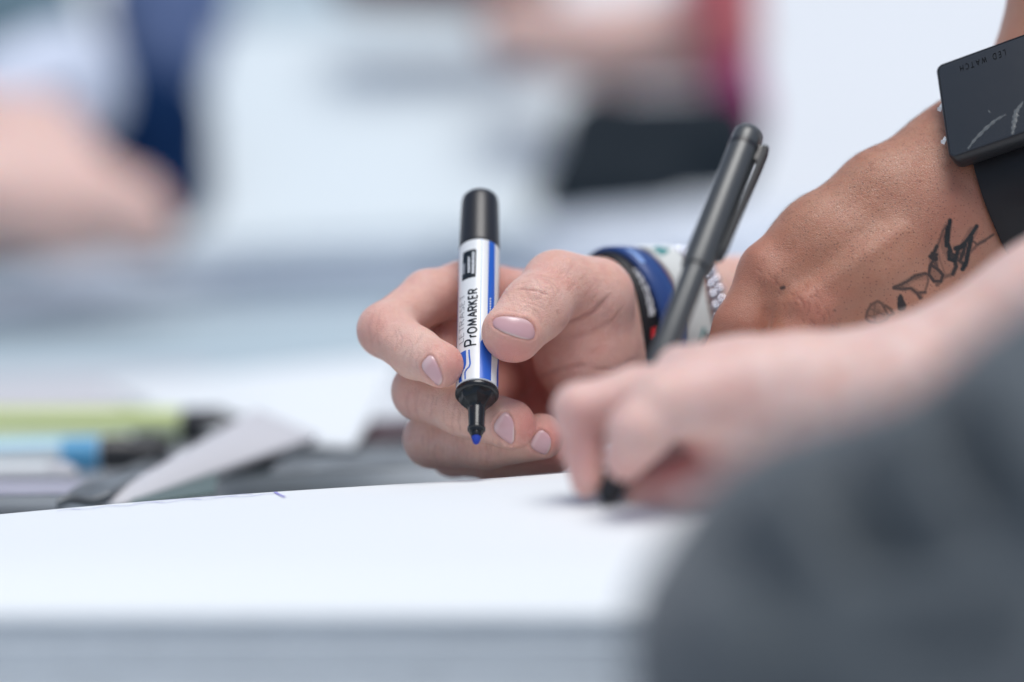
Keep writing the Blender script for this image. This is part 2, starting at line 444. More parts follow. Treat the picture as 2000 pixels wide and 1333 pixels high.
GLY = {  # stroke letters on a unit box
 'P': [[(0, 0), (0, 1)], [(0, 1), (.45, 1), (.62, .92), (.66, .74), (.6, .56), (.42, .48), (0, .48)]],
 'R': [[(0, 0), (0, 1)], [(0, 1), (.42, 1), (.6, .92), (.63, .74), (.56, .58), (.4, .5), (0, .5)], [(.3, .5), (.68, 0)]],
 'O': [[(.45 + .45 * math.cos(2 * math.pi * i / 24), .5 + .5 * math.sin(2 * math.pi * i / 24)) for i in range(25)]],
 'M': [[(0, 0), (.15, 1), (.5, .1), (.85, 1), (1, 0)]],
 'A': [[(0, 0), (.4, 1), (.8, 0)], [(.15, .34), (.65, .34)]],
 'K': [[(0, 0), (0, 1)], [(.6, 1), (0, .45)], [(.15, .58), (.66, 0)]],
 'E': [[(.5, 0), (0, 0), (0, 1), (.5, 1)], [(0, .52), (.45, .52)]],
 'L': [[(0, 1), (0, 0), (.5, 0)]],
 'T': [[(0, 1), (.7, 1)], [(.35, 1), (.35, 0)]],
 'S': [[(.5, .86), (.36, .98), (.16, .98), (.04, .84), (.08, .66), (.42, .42), (.52, .24), (.42, .06), (.2, 0), (0, .12)]],
 'W': [[(0, 1), (.22, 0), (.5, .95), (.78, 0), (1, 1)]],
 'D': [[(0, 0), (0, 1), (.3, 1), (.58, .86), (.7, .5), (.58, .14), (.3, 0), (0, 0)]],
 'C': [[(.72, .84), (.5, 1), (.24, .94), (.04, .7), (.04, .3), (.24, .06), (.5, 0), (.72, .16)]],
 'H': [[(0, 0), (0, 1)], [(.62, 0), (.62, 1)], [(0, .52), (.62, .52)]],
 'r': [[(0, 0), (0, .72)], [(0, .48), (.12, .66), (.34, .72)]],
}
ADV = {'P': .8, 'R': .82, 'O': 1.08, 'M': 1.2, 'A': .9, 'K': .8, 'E': .7, 'L': .62, 'T': .78, 'S': .7, 'W': 1.15, 'D': .88, 'C': .88, 'H': .82, 'r': .46, ' ': .5}
def ribbon(line, w):
    """flat stroke of width w round a polyline in 2D -> verts, quads (resampled finely, squared ends)"""
    L = np.array(line, float); out = []
    for a, b in zip(L[:-1], L[1:]):
        n = max(1, int(np.linalg.norm(b - a) / (w * 0.8)))
        for i in range(n): out.append(a + (b - a) * i / n)
    out.append(L[-1]); P = np.array(out)
    T = np.gradient(P, axis=0) if len(P) > 2 else np.repeat((P[1] - P[0])[None], len(P), 0)
    T /= np.linalg.norm(T, axis=1)[:, None] + 1e-12; Nn = np.stack([-T[:, 1], T[:, 0]], 1)
    V = np.concatenate([P + Nn * w / 2, P - Nn * w / 2]); n = len(P)
    return V, [(i, i + 1, n + i + 1, n + i) for i in range(n - 1)]
def text_strokes(txt, size, w, gap=0.16, xs=1.0, bigfirst=None):
    V = []; Fc = []; x = 0
    for k, ch in enumerate(txt):
        sz = size * (bigfirst if (bigfirst and k == 0) else 1)
        for ln in GLY.get(ch, []):
            v, f = ribbon([(x + p[0] * sz * xs, p[1] * sz) for p in ln], w)
            o = len(V); V += list(v); Fc += [tuple(i + o for i in q) for q in f]
        x += (ADV[ch] * xs + gap) * sz
    return np.array(V), Fc, x

exec_parts = True
# ================================================================== SETTING
def box(name, lo, hi, m, parent=None, bev=0.0, seg=2):
    bm = bmesh.new(); bmesh.ops.create_cube(bm, size=1)
    for v in bm.verts: v.co = Vector([(lo[i] + hi[i]) / 2 + v.co[i] * (hi[i] - lo[i]) for i in range(3)])
    if bev: bmesh.ops.bevel(bm, geom=bm.edges[:], offset=bev, segments=seg, affect='EDGES')
    V = np.array([v.co for v in bm.verts]); Fc = [tuple(v.index for v in f.verts) for f in bm.faces]
    bm.free(); return fixn(mesh_obj(name, V, Fc, m, parent, smooth=False))
def patch(name, c, m, parent=None, nu=24, nv=24, bulge=0.0, thick=0.0006, wav=0.0):
    """sheet between four world corners (near-left, near-right, far-right, far-left), curved and given thickness"""
    c = [np.array(x, float) for x in c]; V = []
    nn = np.cross(c[1] - c[0], c[3] - c[0]); nn /= np.linalg.norm(nn)
    for j in range(nv + 1):
        for i in range(nu + 1):
            u, v = i / nu, j / nv
            p = (1 - u) * (1 - v) * c[0] + u * (1 - v) * c[1] + u * v * c[2] + (1 - u) * v * c[3]
            p = p + nn * (bulge * math.sin(math.pi * u) * math.sin(math.pi * v) + wav * math.sin(7 * u + 3 * v))
            V.append(p)
    n1 = len(V); W = nu + 1
    V += [p - nn * thick for p in V]; Fc = []
    for j in range(nv):
        for i in range(nu):
            a = j * W + i; Fc.append((a, a + 1, a + W + 1, a + W)); Fc.append((n1 + a, n1 + a + W, n1 + a + W + 1, n1 + a + 1))
    rim = [i for i in range(W)] + [j * W + nu for j in range(1, nv + 1)] + [nv * W + i for i in range(nu - 1, -1, -1)] + [j * W for j in range(nv - 1, 0, -1)]
    for a, b in zip(rim, rim[1:] + rim[:1]): Fc.append((a, n1 + a, n1 + b, b))
    return fixn(mesh_obj(name, np.array(V), Fc, m, parent))

M['floor'] = mat('pale_concrete', (0.42, 0.44, 0.46), 0.8, noise=0.3, nscale=3)
M['table'] = mat('white_laminate', (0.74, 0.77, 0.80), 0.35, noise=0.08, nscale=8)
M['wall'] = mat('white_wall', (0.78, 0.81, 0.83), 0.85, noise=0.06, nscale=2)
tag(box('floor', (-60, -60, -0.80), (60, 60, -0.79), M['floor']), kind='structure')
def slope(name, y0, z0, y1, z1, hx, th, m):
    n = Vector((0, -(z1 - z0), (y1 - y0))).normalized() * th; V = []
    for x in (-hx, hx):
        for (y, z) in ((y0, z0), (y1, z1)): V += [(x, y, z), (x, y - n.y, z - n.z)]
    return fixn(mesh_obj(name, np.array(V), [(0, 2, 6, 4), (1, 5, 7, 3), (0, 4, 5, 1), (2, 3, 7, 6), (0, 1, 3, 2), (4, 6, 7, 5)], m, None, smooth=False))
tag(slope('tilted_backdrop', 3.2, -0.785, 5.4, 2.1, 6.0, 0.01, M['wall']), 'plain white backdrop tilted to catch more light behind the far figures, out of focus', 'backdrop')  # added backdrop, leaned back so the sun lights it as brightly as paper

# near table carrying the pad
tb = empty('table', (0, 1.0, -0.79)); tag(tb, 'white table carrying the paper pad, markers and loose sheets', 'table')
box('tabletop', (-0.9, 0.45, -0.075), (0.9, 1.55, -0.0455), M['table'], tb, 0.003)
for sx in (-0.82, 0.82):
    for sy in (0.52, 1.48): box('leg', (sx - .02, sy - .02, -0.788), (sx + .02, sy + .02, -0.076), M['pen_grey'], tb)

# ------------------------------------------------------------------ paper pad
def sstep(a, b, x): t = min(1, max(0, (x - a) / (b - a))); return t * t * (3 - 2 * t)
NEAR, FAR = 0.700, 0.903
def page_z(x, y):
    px = 1000 + x * F / 0.905
    rise = 0.0146 * min(1.35, max(-0.3, px / 1100))
    if px > 1250: rise = 0.0146 * (1250 / 1100) + 0.004 * (1 - math.exp(-(px - 1250) / 400))
    z = rise * sstep(NEAR, 0.86, y) if px > 0 else rise * sstep(NEAR, 0.85, y)
    t = max(0.0, (NEAR + 0.05 - y) / 0.05); z -= 0.0102 * t ** 3           # front edge curls down
    return z + 0.0007 * math.sin(x * 23 + 1) * math.sin(y * 40) * sstep(NEAR, 0.78, y)
pad = empty('paper_pad', (0, 0.81, -0.0455)); tag(pad, 'thick white paper pad across the front, its top page rising to the right', 'paper pad')
NX, NY = 110, 60; V = []; Fc = []
for j in range(NY + 1):
    for i in range(NX + 1):
        x = -0.27 + 0.56 * i / NX; y = NEAR + (FAR - NEAR) * (j / NY) ** 1.2
        V.append((x, y, page_z(x, y)))
W = NX + 1; n1 = len(V); V += [(x, y, z - 0.0012) for x, y, z in V]
for j in range(NY):
    for i in range(NX):
        a = j * W + i; Fc.append((a, a + 1, a + W + 1, a + W)); Fc.append((n1 + a, n1 + a + W, n1 + a + W + 1, n1 + a + 1))
rim = list(range(W)) + [j * W + NX for j in range(1, NY + 1)] + [NY * W + i for i in range(NX - 1, -1, -1)] + [j * W for j in range(NY - 1, 0, -1)]
for a, b in zip(rim, rim[1:] + rim[:1]): Fc.append((a, n1 + a, n1 + b, b))
fixn(mesh_obj('top_page', np.array(V), Fc, M['paper'], pad), 50)
z = -0.0112
for k in range(9):
    th = random.choice((0.0026, 0.0032, 0.0044, 0.0038))
    jt = random.uniform(-0.0007, 0.0006)
    if z - th < -0.045: th = z + 0.045
    box('page_block', (-0.27 + random.uniform(-.002, .002), NEAR + 0.0015 + jt, z - th), (0.29 + random.uniform(-.002, .002), FAR - 0.004 + random.uniform(-.002, .002), z), M['paper_edge'], pad, 0.0003, 1)
    z -= th + 0.00035
    if z < -0.0445: break
# pen scribbles on the page's far side
M['violet_ink'] = mat('violet_ink', (0.36, 0.34, 0.72), 0.6)
def page_line(pts, w):
    P2, Fq = ribbon(pts, w); return np.array([(x, y, page_z(x, y) + 0.00025) for x, y in P2]), Fq
for pts, wd in (([(-0.0790, 0.900), (-0.0770, 0.889), (-0.0735, 0.874)], 0.0011),
                ([(-0.150 + 0.004 * i, 0.8905 + 0.0035 * math.sin(i * 1.9)) for i in range(19)], 0.0007),
                ([(-0.126 + 0.004 * i, 0.8975 + 0.0025 * math.sin(i * 2.3)) for i in range(11)], 0.0006)):
    v, f = page_line(pts, wd); mesh_obj('pen_mark', v, f, M['violet_ink'], pad)

# ================================================================== BLUE MARKER
N0 = cm(930, 868, -15); C0 = cm(938, 378, 47)
A = C0 - N0; LEN = np.linalg.norm(A); A /= LEN
view = (N0 + C0) / 2; view /= np.linalg.norm(view)
Fv = -view - A * (-view @ A); Fv /= np.linalg.norm(Fv)
Rv = np.cross(A, Fv); Rv = Rv if Rv[0] > 0 else -Rv
BR = 7.05
mk = empty('marker_pen', Vector(to_world(N0 + A * 50))); tag(mk, 'blue and white marker pen held nib down between thumb and index finger', 'marker pen')
def lpart(name, prof, m, parent=mk, seg=72, mod=None, ang=30):
    v, f = lathe(prof, N0, A, Fv, Rv, seg, mod); return fixn(mesh_obj(name, to_world(v), f, m, parent), ang)
BARREL = lpart('barrel', [(21.2, BR - .25), (21.5, BR), (79.9, BR - .1), (80.2, BR - .4)], M['white_plastic'])
lpart('cap', [(80.3, 6.55), (80.35, 6.95), (80.9, 7.08), (81.4, 7.08), (98, 6.62), (101, 6.5), (102.6, 6.2), (103.6, 5.4), (104.1, 4.2), (104.3, 1.5)], M['black_satin'], ang=60)
lpart('collar', [(18.9, 6.2), (19.0, 6.9), (19.4, 7.25), (20.4, 7.3), (20.9, 7.15), (21.1, 6.9)], M['black_plastic'], ang=60)
fac = lambda s_, ph: 1 - 0.13 * abs(math.sin(ph * 3.5)) ** 0.7 * max(0, min(1, (s_ - 13.9) / 1.2)) * max(0, min(1, (19.2 - s_) / 0.8))
lpart('nib_cone', [(13.6, 2.9), (14.2, 3.2), (15.2, 4.2), (16.2, 5.2), (17.3, 5.95), (18.3, 6.3), (19.2, 6.35)], M['black_plastic'], seg=144, mod=fac, ang=70)
lpart('nib_tube', [(4.4, 1.9), (4.5, 2.35), (5.3, 2.6), (5.6, 2.95), (6.4, 3.0), (6.6, 2.75), (6.8, 2.62), (13.9, 2.95)], M['black_plastic'])
lpart('nib_sleeve', [(2.7, 1.45), (2.75, 1.72), (3.1, 1.85), (4.6, 2.0)], M['black_plastic'])
lpart('nib', [(0, 0.18), (0.12, 0.5), (0.5, 0.92), (1.4, 1.28), (2.4, 1.55), (3.0, 1.6)], M['blue_nib'])
def on_pen(V2, lift=0.05, r=BR):
    """(s mm along the pen, phi degrees) -> lens frame"""
    V2 = np.asarray(V2, float); ph = np.radians(V2[:, 1:2]); rr = r + lift - 0.1 * np.clip((V2[:, 0:1] - 21.5) / 58.4, 0, 1)
    return N0 + A * V2[:, 0:1] + rr * (np.cos(ph) * Fv + np.sin(ph) * Rv)
def pen_poly(name, left, right, m, lift):
    """strip between two phi(s) curves given as lists of (s, phi)"""
    ss = np.linspace(left[0][0], left[-1][0], max(2, int((left[-1][0] - left[0][0]) / 0.5)))
    l = np.interp(ss, *zip(*left)); r = np.interp(ss, *zip(*right)); V2 = []; Fc = []; K = 12
    for i, s_ in enumerate(ss):
        for k in range(K + 1): V2.append((s_, l[i] + (r[i] - l[i]) * k / K))
    for i in range(len(ss) - 1):
        for k in range(K):
            a = i * (K + 1) + k; Fc.append((a, a + 1, a + K + 2, a + K + 1))
    return fixn(mesh_obj(name, to_world(on_pen(V2, lift)), Fc, m, BARREL))
def rect_poly(name, s0, s1, p0, p1, m, lift): return pen_poly(name, [(s0, p0), (s1, p0)], [(s0, p1), (s1, p1)], m, lift)
pen_poly('blue_stripe', [(21.6, 6), (36, 6), (37.5, 12), (39, 26), (79.8, 27)], [(21.6, 40), (40, 42), (56, 50), (79.8, 50)], M['blue_print'], 0.05)
rect_poly('thin_line', 36, 79.8, 4.5, 7.5, M['pale_blue_print'], 0.05)
rect_poly('blue_stripe', 21.6, 79.8, -84, -79, M['blue_print'], 0.05)
pen_poly('blue_stripe', [(21.6, 66), (27, 66), (33, 74), (79.8, 90)], [(21.6, 100), (27, 100), (33, 100), (79.8, 110)], M['blue_print'], 0.05)
pen_poly('logo_shape', [(21.6, -58), (26, -62), (33.6, -62)], [(21.6, -45), (24, -48), (26.5, -35), (28, -32), (33.6, -33)], M['blue_print'], 0.05)
def pen_strokes(name, lines, w, m, lift=0.09):
    V2 = []; Fc = []
    for ln in lines:
        v, f = ribbon([(s_, p * BR * math.pi / 180) for s_, p in ln], w); o = len(V2)
        V2 += [(a, b / (BR * math.pi / 180)) for a, b in v]; Fc += [tuple(i + o for i in q) for q in f]
    return mesh_obj(name, to_world(on_pen(V2, lift)), Fc, m, BARREL)
wave = [(33.4, -24), (31, -23), (29, -21), (27.5, -20), (26.3, -23), (25.8, -29), (24.6, -35), (21.8, -34)]
pen_strokes('logo_line', [wave], 0.55, M['blue_print'])
pen_strokes('logo_line', [[(s_, p - 7) for s_, p in wave]], 0.55, M['white_print'], 0.11)
def pen_text(name, txt, size, w, s0, s1, phb, m, lift=0.1, big=None):
    v, f, ln = text_strokes(txt, size, w, bigfirst=big); v = np.array(v)
    s_ = s0 + v[:, 0] / (ln) * (s1 - s0); ph = phb - v[:, 1] / (BR * math.pi / 180)
    return mesh_obj(name, to_world(on_pen(np.stack([s_, ph], 1), lift)), f, m, BARREL)
pen_text('lettering', 'PrOMARKER', 3.05, 0.70, 35.2, 59.3, -4.0, M['black_print'], big=1.36)
pen_text('lettering', 'LETRASET', 2.5, 0.26, 37.6, 58.3, -42, M['grey_print'])
pen_poly('label_box', [(63.6, -54), (66.5, -54), (75.6, -52)], [(63.6, -9), (75, -8), (75.6, -10)], M['black_print'], 0.06)
rows = []
for ph, (a, b) in ((-15, (65.2, 74.2)), (-18.5, (65.2, 74.4)), (-28, (66, 72)), (-31, (66, 72.2))):
    s_ = a
    while s_ < b:
        ln = random.uniform(.35, .8); rows.append([(s_, ph + random.uniform(-.8, .8)), (s_ + ln, ph + random.uniform(-.8, .8))]); s_ += ln + .22
pen_strokes('small_print', rows, 0.5, M['white_print'])
rect_poly('label_corner', 66.2, 70.8, -53, -43, M['grey_print'], 0.09)
pen_strokes('small_print', [[(s_, 33), (s_ + .7, 36)] for s_ in np.arange(47.5, 55.5, 1.05)], 0.45, M['white_print'])

# ================================================================== PERSON WITH THE MARKER
p1 = empty('person', Vector(to_world(cm(1200, 720, 60)))); tag(p1, 'person whose light-skinned right hand grips the blue marker, coloured bands on the wrist', 'person')
b = Body(0.55)
G = lambda *a: (cm(a[0], a[1], a[2]), a[3])
AX = np.array([0.75, -0.03, 0.66]); AX /= np.linalg.norm(AX)
WC = cm(1200, 650, 62)
# palm plate, heel and wrist
b.add([(cm(975, 640, 72), 10.5, cm(1190, 620, 62), 13), (cm(900, 620, 70), 10, cm(1000, 640, 72), 10), (cm(1000, 715, 76), 10.5, cm(1190, 700, 66), 14), (cm(1030, 790, 78), 10, cm(1190, 770, 70), 14),
       (cm(1100, 840, 66), 13, cm(1190, 770, 62), 15)], 9, 6)
vv = np.array([0.65, 0, -0.75])
b.add([(cm(1165, 600, 55), 17.5, WC + AX * 140 + np.array([0, -8, 0]), 19), (cm(1165, 705, 55), 18, WC + AX * 140 + np.array([0, 12, 0]), 20)], 12, 9)
# thenar mass and thumb
b.add([(cm(1150, 600, 34), 14.5, cm(1145, 690, 40), 16.5), (cm(1145, 690, 40), 16.5, cm(1175, 760, 54), 15)], 9, 8)
b.add([(cm(968, 573, 60), 9.3, cm(1125, 592, 44), 10)], 4, 6)
tn = np.array([0.25, -0.75, -0.6])
b.add([G(1165, 575, 31, 12.8) + G(1088, 557, 22, 11.4), G(1088, 557, 22, 11.2) + G(1046, 602, 9, 10.9) + (tn, 1.06),
       G(1046, 602, 9, 10.9) + G(1001, 651, 0, 10.4) + (tn, 1.10)], 4, 5)
# little, ring, middle, index: proximal, middle, end joints
b.add([G(1035, 790, 76, 9) + G(885, 885, 50, 8), G(885, 885, 50, 8) + G(960, 895, 36, 7.4), G(960, 895, 36, 7.4) + G(1085, 888, 30, 6.6)], 3, 0.7)
b.add([G(1005, 715, 74, 10) + G(845, 858, 32, 9.6), G(845, 858, 32, 9.6) + G(950, 868, 19, 8.1), G(950, 868, 19, 8.1) + G(1058, 853, 14, 7.8)], 3, 1.6)
b.add([G(970, 610, 72, 11) + G(872, 665, 52, 10.2), G(872, 665, 52, 10.2) + G(823, 764, 25, 9.7), G(823, 764, 25, 9.7) + G(902, 799, 12, 8.7), G(902, 799, 12, 8.6) + G(997, 829, 7, 8.4)], 3, 1.4)
b.add([G(972, 576, 58, 10.4) + G(905, 566, 50, 9.7), G(905, 566, 50, 9.7) + G(836, 580, 38, 9.0), G(836, 580, 38, 9.0) + G(752, 645, 22, 9.0),
       G(752, 645, 22, 9.0) + G(812, 690, 8, 8.4), G(812, 690, 8, 8.3) + G(861, 713, -3.8, 7.6)], 3, 0.7)
V, Q = b.build(); s = Skin(V, Q)
# nails first (cast on the untouched flesh)
s.nail([(968, 614), (1043, 624), (1047, 672), (957, 641)], p1, 0.55, (-20, 30), e=2.7)
s.nail([(843, 687), (817, 716), (857, 758), (867, 738)], p1, 0.35, (-20, 30))
s.nail([(986, 799), (956, 838), (1004, 876), (1005, 822)], p1, 0.45, (-10, 40), e=3.0)
s.nail([(1055, 834), (1029, 872), (1068, 894), (1080, 857)], p1, 0.4, (-10, 50), e=2.8)
for c, r, v_ in ((cm(1001, 690, -6), 9, .7), (cm(885, 715, -6), 8, .65), (cm(1038, 832, 2), 9, .75), (cm(1095, 852, 8), 9, .8), (cm(1085, 890, 28), 14, .7),
                 (cm(1075, 555, 12), 9, .35), (cm(735, 650, 16), 11, .35), (cm(800, 790, 18), 11, .25), (cm(1060, 780, 66), 40, .75), (cm(1120, 700, 30), 30, .35),
                 (cm(860, 640, 40), 20, .4), (cm(950, 640, 60), 30, .6)):
    s.blob(c, r, 'red', v_)
R2 = (-20, 45)
for ln, w_, a_, cr in (
    *[([(930 + x / 5.127, 470 + y / 5.127) for x, y in L_], w_, a_, cr) for L_, w_, a_, cr in (
        ([(395, 485), (470, 490), (540, 500), (620, 515), (700, 545), (745, 562)], 2.6, -.42, .6), ([(640, 392), (720, 402), (790, 452), (815, 512), (782, 580), (720, 602)], 2.4, -.26, .3),
        ([(660, 430), (720, 440), (765, 480), (780, 525), (750, 570)], 2.2, -.26, .3), ([(690, 470), (730, 490), (745, 525)], 2.2, -.24, .25), ([(700, 500), (640, 570), (580, 590)], 2.4, -.26, .3),
        ([(600, 370), (700, 365), (790, 405), (840, 470), (850, 540)], 2.4, -.22, .22), ([(470, 365), (560, 342), (660, 350), (740, 392)], 2.4, -.2, .2), ([(430, 440), (520, 420), (600, 440)], 2.2, -.18, .18),
        ([(400, 600), (500, 630), (600, 650), (700, 692)], 2.4, -.24, .28), ([(430, 560), (520, 580), (600, 610), (680, 650)], 2.2, -.18, .2), ([(330, 620), (420, 650), (520, 680)], 2.2, -.16, .18),
        ([(560, 540), (575, 580), (610, 600)], 2.2, -.24, .3), ([(780, 620), (830, 580), (860, 520)], 2.3, -.2, .2), ([(800, 700), (830, 760)], 3, -.14, .35), ([(300, 690), (400, 700), (480, 740)], 2.3, -.2, .3))],
    ([(1094, 638), (1130, 626), (1162, 606), (1192, 578)], 4.5, -0.75, .55), ([(1105, 655), (1150, 650), (1200, 625)], 6, -0.3, .2),
    ([(1150, 720), (1200, 725), (1245, 700)], 5, -0.35, .25), ([(1040, 745), (1090, 720), (1150, 712)], 5, -0.4, .3),
    ([(776, 640), (786, 660), (781, 684)], 2.6, -0.18, .25), ([(766, 640), (775, 664), (770, 692)], 2.6, -0.16, .2), ([(798, 660), (806, 678), (800, 702)], 2.4, -0.14, .2),
    ([(732, 605), (722, 640), (730, 678)], 3, -0.14, .2), ([(745, 600), (738, 640), (746, 684)], 3, -0.14, .2),
    ([(820, 690), (812, 706), (816, 726)], 2.5, -0.15, .25),
    ([(897, 800), (896, 825), (901, 848)], 2.3, -0.24, .45), ([(886, 806), (884, 830), (888, 850)], 2.3, -0.14, .25), ([(868, 800), (866, 828)], 2.4, -0.12, .2),
    ([(800, 760), (795, 785), (802, 815)], 2.6, -0.15, .25), ([(812, 765), (810, 790), (817, 822)], 2.6, -0.15, .2), ([(826, 770), (824, 800)], 2.6, -0.12, .15),
    ([(950, 862), (952, 885), (949, 908)], 2.4, -0.2, .35), ([(938, 866), (937, 900)], 2.4, -0.12, .2), ([(850, 860), (848, 885), (856, 908)], 2.6, -0.14, .2), ([(836, 862), (834, 890)], 2.6, -0.12, .2),
    ([(1015, 600), (1035, 598), (1050, 612), (1056, 634)], 3, -0.16, .25), ([(1010, 606), (1034, 606), (1049, 622)], 2.5, -0.14, .3)):
    jit = [(x + random.uniform(-2, 2), y + random.uniform(-2, 2)) for x, y in ln]
    s.stroke(jit, w_ * (.8 if w_ < 4 else 1), a_ * (.8 if w_ < 4 else 1), cr * .8, 0, R2 if ln[0][1] < 720 or ln[0][0] < 930 else (-20, 80))
# faint cross-lines over the backs of the fingers
for (x0, y0), (x1, y1), n_, hw in (((735, 640), (835, 700), 22, 26), ((800, 780), (960, 815), 30, 28), ((830, 872), (1010, 870), 30, 26), ((1090, 530), (1210, 620), 20, 34), ((990, 600), (1070, 560), 12, 34)):
    for _ in range(n_):
        t = random.random(); cx, cy = x0 + (x1 - x0) * t + random.gauss(0, 4), y0 + (y1 - y0) * t + random.gauss(0, 6); L_ = math.hypot(x1 - x0, y1 - y0); ux, uy = -(y1 - y0) / L_, (x1 - x0) / L_
        h_ = hw * random.uniform(.25, .8); b_ = random.uniform(-3, 3); o_ = random.uniform(-.5, .5) * hw
        s.stroke([(cx + ux * (o_ - h_), cy + uy * (o_ - h_)), (cx + ux * o_ + b_, cy + uy * o_), (cx + ux * (o_ + h_), cy + uy * (o_ + h_))], 2.0, -random.uniform(.05, .13), random.uniform(.05, .22), 0, (-20, 60))
# soft mounds: knuckle pads, ball of the thumb
s.stroke([(1052, 562), (1068, 572)], 22, 0.7, dr=R2, taper=False); s.stroke([(735, 632), (742, 660)], 20, 0.5, dr=R2, taper=False)
s.stroke([(985, 690), (1030, 694)], 20, 0.5, dr=R2, taper=False)
arm1 = s.done('arm', M['skin_marker'], p1)
for o in list(p1.children):
    if o.name.startswith('fingernail'): o.parent = arm1

# ------------------------------------------------------------------ wrist bands
def band(name, along, ra, rb, wid, th, m, label, cat, tilt=0.0, off=(0, 0, 0), wob=0.0, roll=(0, 0)):
    ax = AX + np.array([roll[0], roll[1], 0]); ax = ax / np.linalg.norm(ax)
    c = WC + AX * along + np.array(off); vh = np.array([ax[2], 0, -ax[0]]); vh /= np.linalg.norm(vh); vu = np.cross(ax, vh)
    prof = [(-wid / 2, -th * .1), (-wid / 2 + .3, th * .7), (-wid / 2 + .9, th), (0, th * 1.06), (wid / 2 - .9, th), (wid / 2 - .3, th * .7), (wid / 2, -th * .1), (0, -th * .2)]
    Vv = []; Fc = []; n = 120; k = len(prof)
    for i in range(n):
        t = 2 * math.pi * i / n
        for a_, r_ in prof:
            wv = wob * math.sin(3 * t + 1) + wob * .6 * math.sin(7 * t)
            Vv.append(c + ax * (a_ + tilt * math.sin(t) + wv) + vh * math.cos(t) * (ra + r_ + wv * .3) + vu * math.sin(t) * (rb + r_ + wv * .3))
    for i in range(n):
        for j in range(k):
            Fc.append((i * k + j, i * k + (j + 1) % k, ((i + 1) % n) * k + (j + 1) % k, ((i + 1) % n) * k + j))
    o = empty(name, Vector(to_world(c))); tag(o, label, cat)
    fixn(mesh_obj('band', to_world(np.array(Vv)), Fc, m, o))
    def surf(a_, t, lift=0.15):
        wv = wob * math.sin(3 * t + 1) + wob * .6 * math.sin(7 * t)
        return c + ax * (a_ + tilt * math.sin(t) + wv) + vh * math.cos(t) * (ra + th * 1.06 + lift + wv * .3) + vu * math.sin(t) * (rb + th * 1.06 + lift + wv * .3)
    return o, surf
M['blue_rubber'] = mat('blue_rubber', (0.028, 0.072, 0.24), 0.36, 0.4, noise=0.1, nscale=80)
M['black_rubber'] = mat('black_rubber', (0.012, 0.013, 0.016), 0.5, 0.4)
M['white_fabric'] = mat('white_woven', (0.72, 0.75, 0.72), 0.8, 0.2, noise=0.15, nscale=160, bump=0.0002, bscale=1800)
M['red_print'] = mat('red_print', (0.62, 0.02, 0.025), 0.5)
M['teal_print'] = mat('teal_print', (0.06, 0.27, 0.27), 0.6)
M['silver'] = mat('silver', (0.75, 0.76, 0.82), 0.16, 0.5, metal=1.0)
def band_patch(o, surf, lines, w_, m, name):
    V3 = []; Fc = []
    for ln in lines:
        v, f = ribbon(ln, w_); oo = len(V3)
        V3 += [surf(a_, t / 24.0) for a_, t in v]; Fc += [tuple(i + oo for i in q) for q in f]
    return mesh_obj(name, to_world(np.array(V3)), Fc, m, o)
o, sf = band('wristband', -2.5, 20.5, 27.0, 9, 1.8, M['black_rubber'], 'black rubber wristband with white lettering and a red mark, nearest the hand', 'wristband')
# t runs from the front (0) up over the top (positive); lettering on the upper front
SG = -1 if sf(0, 1.2)[1] < sf(0, 0)[1] else 1
tt = lambda deg: -SG * math.radians(deg) * 24.0
rows = []; dg = 12
while dg < 50:
    for a0 in (-1.4, 0.2):
        rows.append([(a0 + random.uniform(-.3, .3), tt(dg)), (a0 + random.uniform(.6, 1.6), tt(dg + random.uniform(.5, 2.2)))])
    dg += 2.7
band_patch(o, sf, rows, 0.75, M['white_print'], 'lettering')
band_patch(o, sf, [[(-0.6, tt(-4)), (-0.4, tt(3))], [(0.7, tt(-3)), (0.6, tt(4))]], 1.5, M['red_print'], 'red_mark')
o, sf = band('wristband', 6.5, 22.5, 28.3, 11, 2.2, M['blue_rubber'], 'shiny blue rubber wristband next to the black one', 'wristband', tilt=4.0 * SG, off=(0, -0.3, 0))
band_patch(o, sf, [[(-3.2, tt(52)), (-2.6, tt(64)), (-2.8, tt(72))]], 2.4, M['pale_blue_print'], 'pale_patch')  # paler strip on the upper part of the band
o, sf = band('wristband', 20, 21.5, 29.6, 14, 0.9, M['white_fabric'], 'white woven wristband with teal and dark print, behind the grey pen', 'wristband', wob=0.7, off=(0, 0, 0))
band_patch(o, sf, [[(-5, tt(66)), (-1.5, tt(70)), (1.5, tt(76))], [(-5, tt(72)), (0, tt(80))]], 3.0, M['teal_print'], 'teal_print')
band_patch(o, sf, [[(2, tt(-12)), (4, tt(-2))], [(0, tt(-14)), (3, tt(-8))]], 2.6, M['black_print'], 'dark_print')
band_patch(o, sf, [[(-1, tt(-8)), (2, tt(2))]], 1.2, M['teal_print'], 'teal_print')
# bead bracelet: two rows of silver beads
br = empty('bracelet', Vector(to_world(WC + AX * 46))); tag(br, 'silver bead bracelet beyond the white wristband, in front of the tanned hand', 'bracelet')
bm = bmesh.new(); bmesh.ops.create_uvsphere(bm, u_segments=14, v_segments=9, radius=0.0019); me = bpy.data.meshes.new('bead'); bm.to_mesh(me); bm.free()
me.polygons.foreach_set('use_smooth', np.ones(len(me.polygons), bool)); me.materials.append(M['silver'])
vh = np.array([AX[2], 0, -AX[0]]); vh /= np.linalg.norm(vh); vu = np.cross(AX, vh)
for rowi, al in enumerate((30.0, 34.0)):
    for i in range(42):
        t = 2 * math.pi * (i + .5 * rowi) / 42
        c = WC + AX * (al + .5 * math.sin(5 * t)) + vh * math.cos(t) * 22.4 + vu * math.sin(t) * 28.6
        o = bpy.data.objects.new('bead', me); COL.objects.link(o); o.parent = br; o.location = Vector(to_world(c)) - br.location

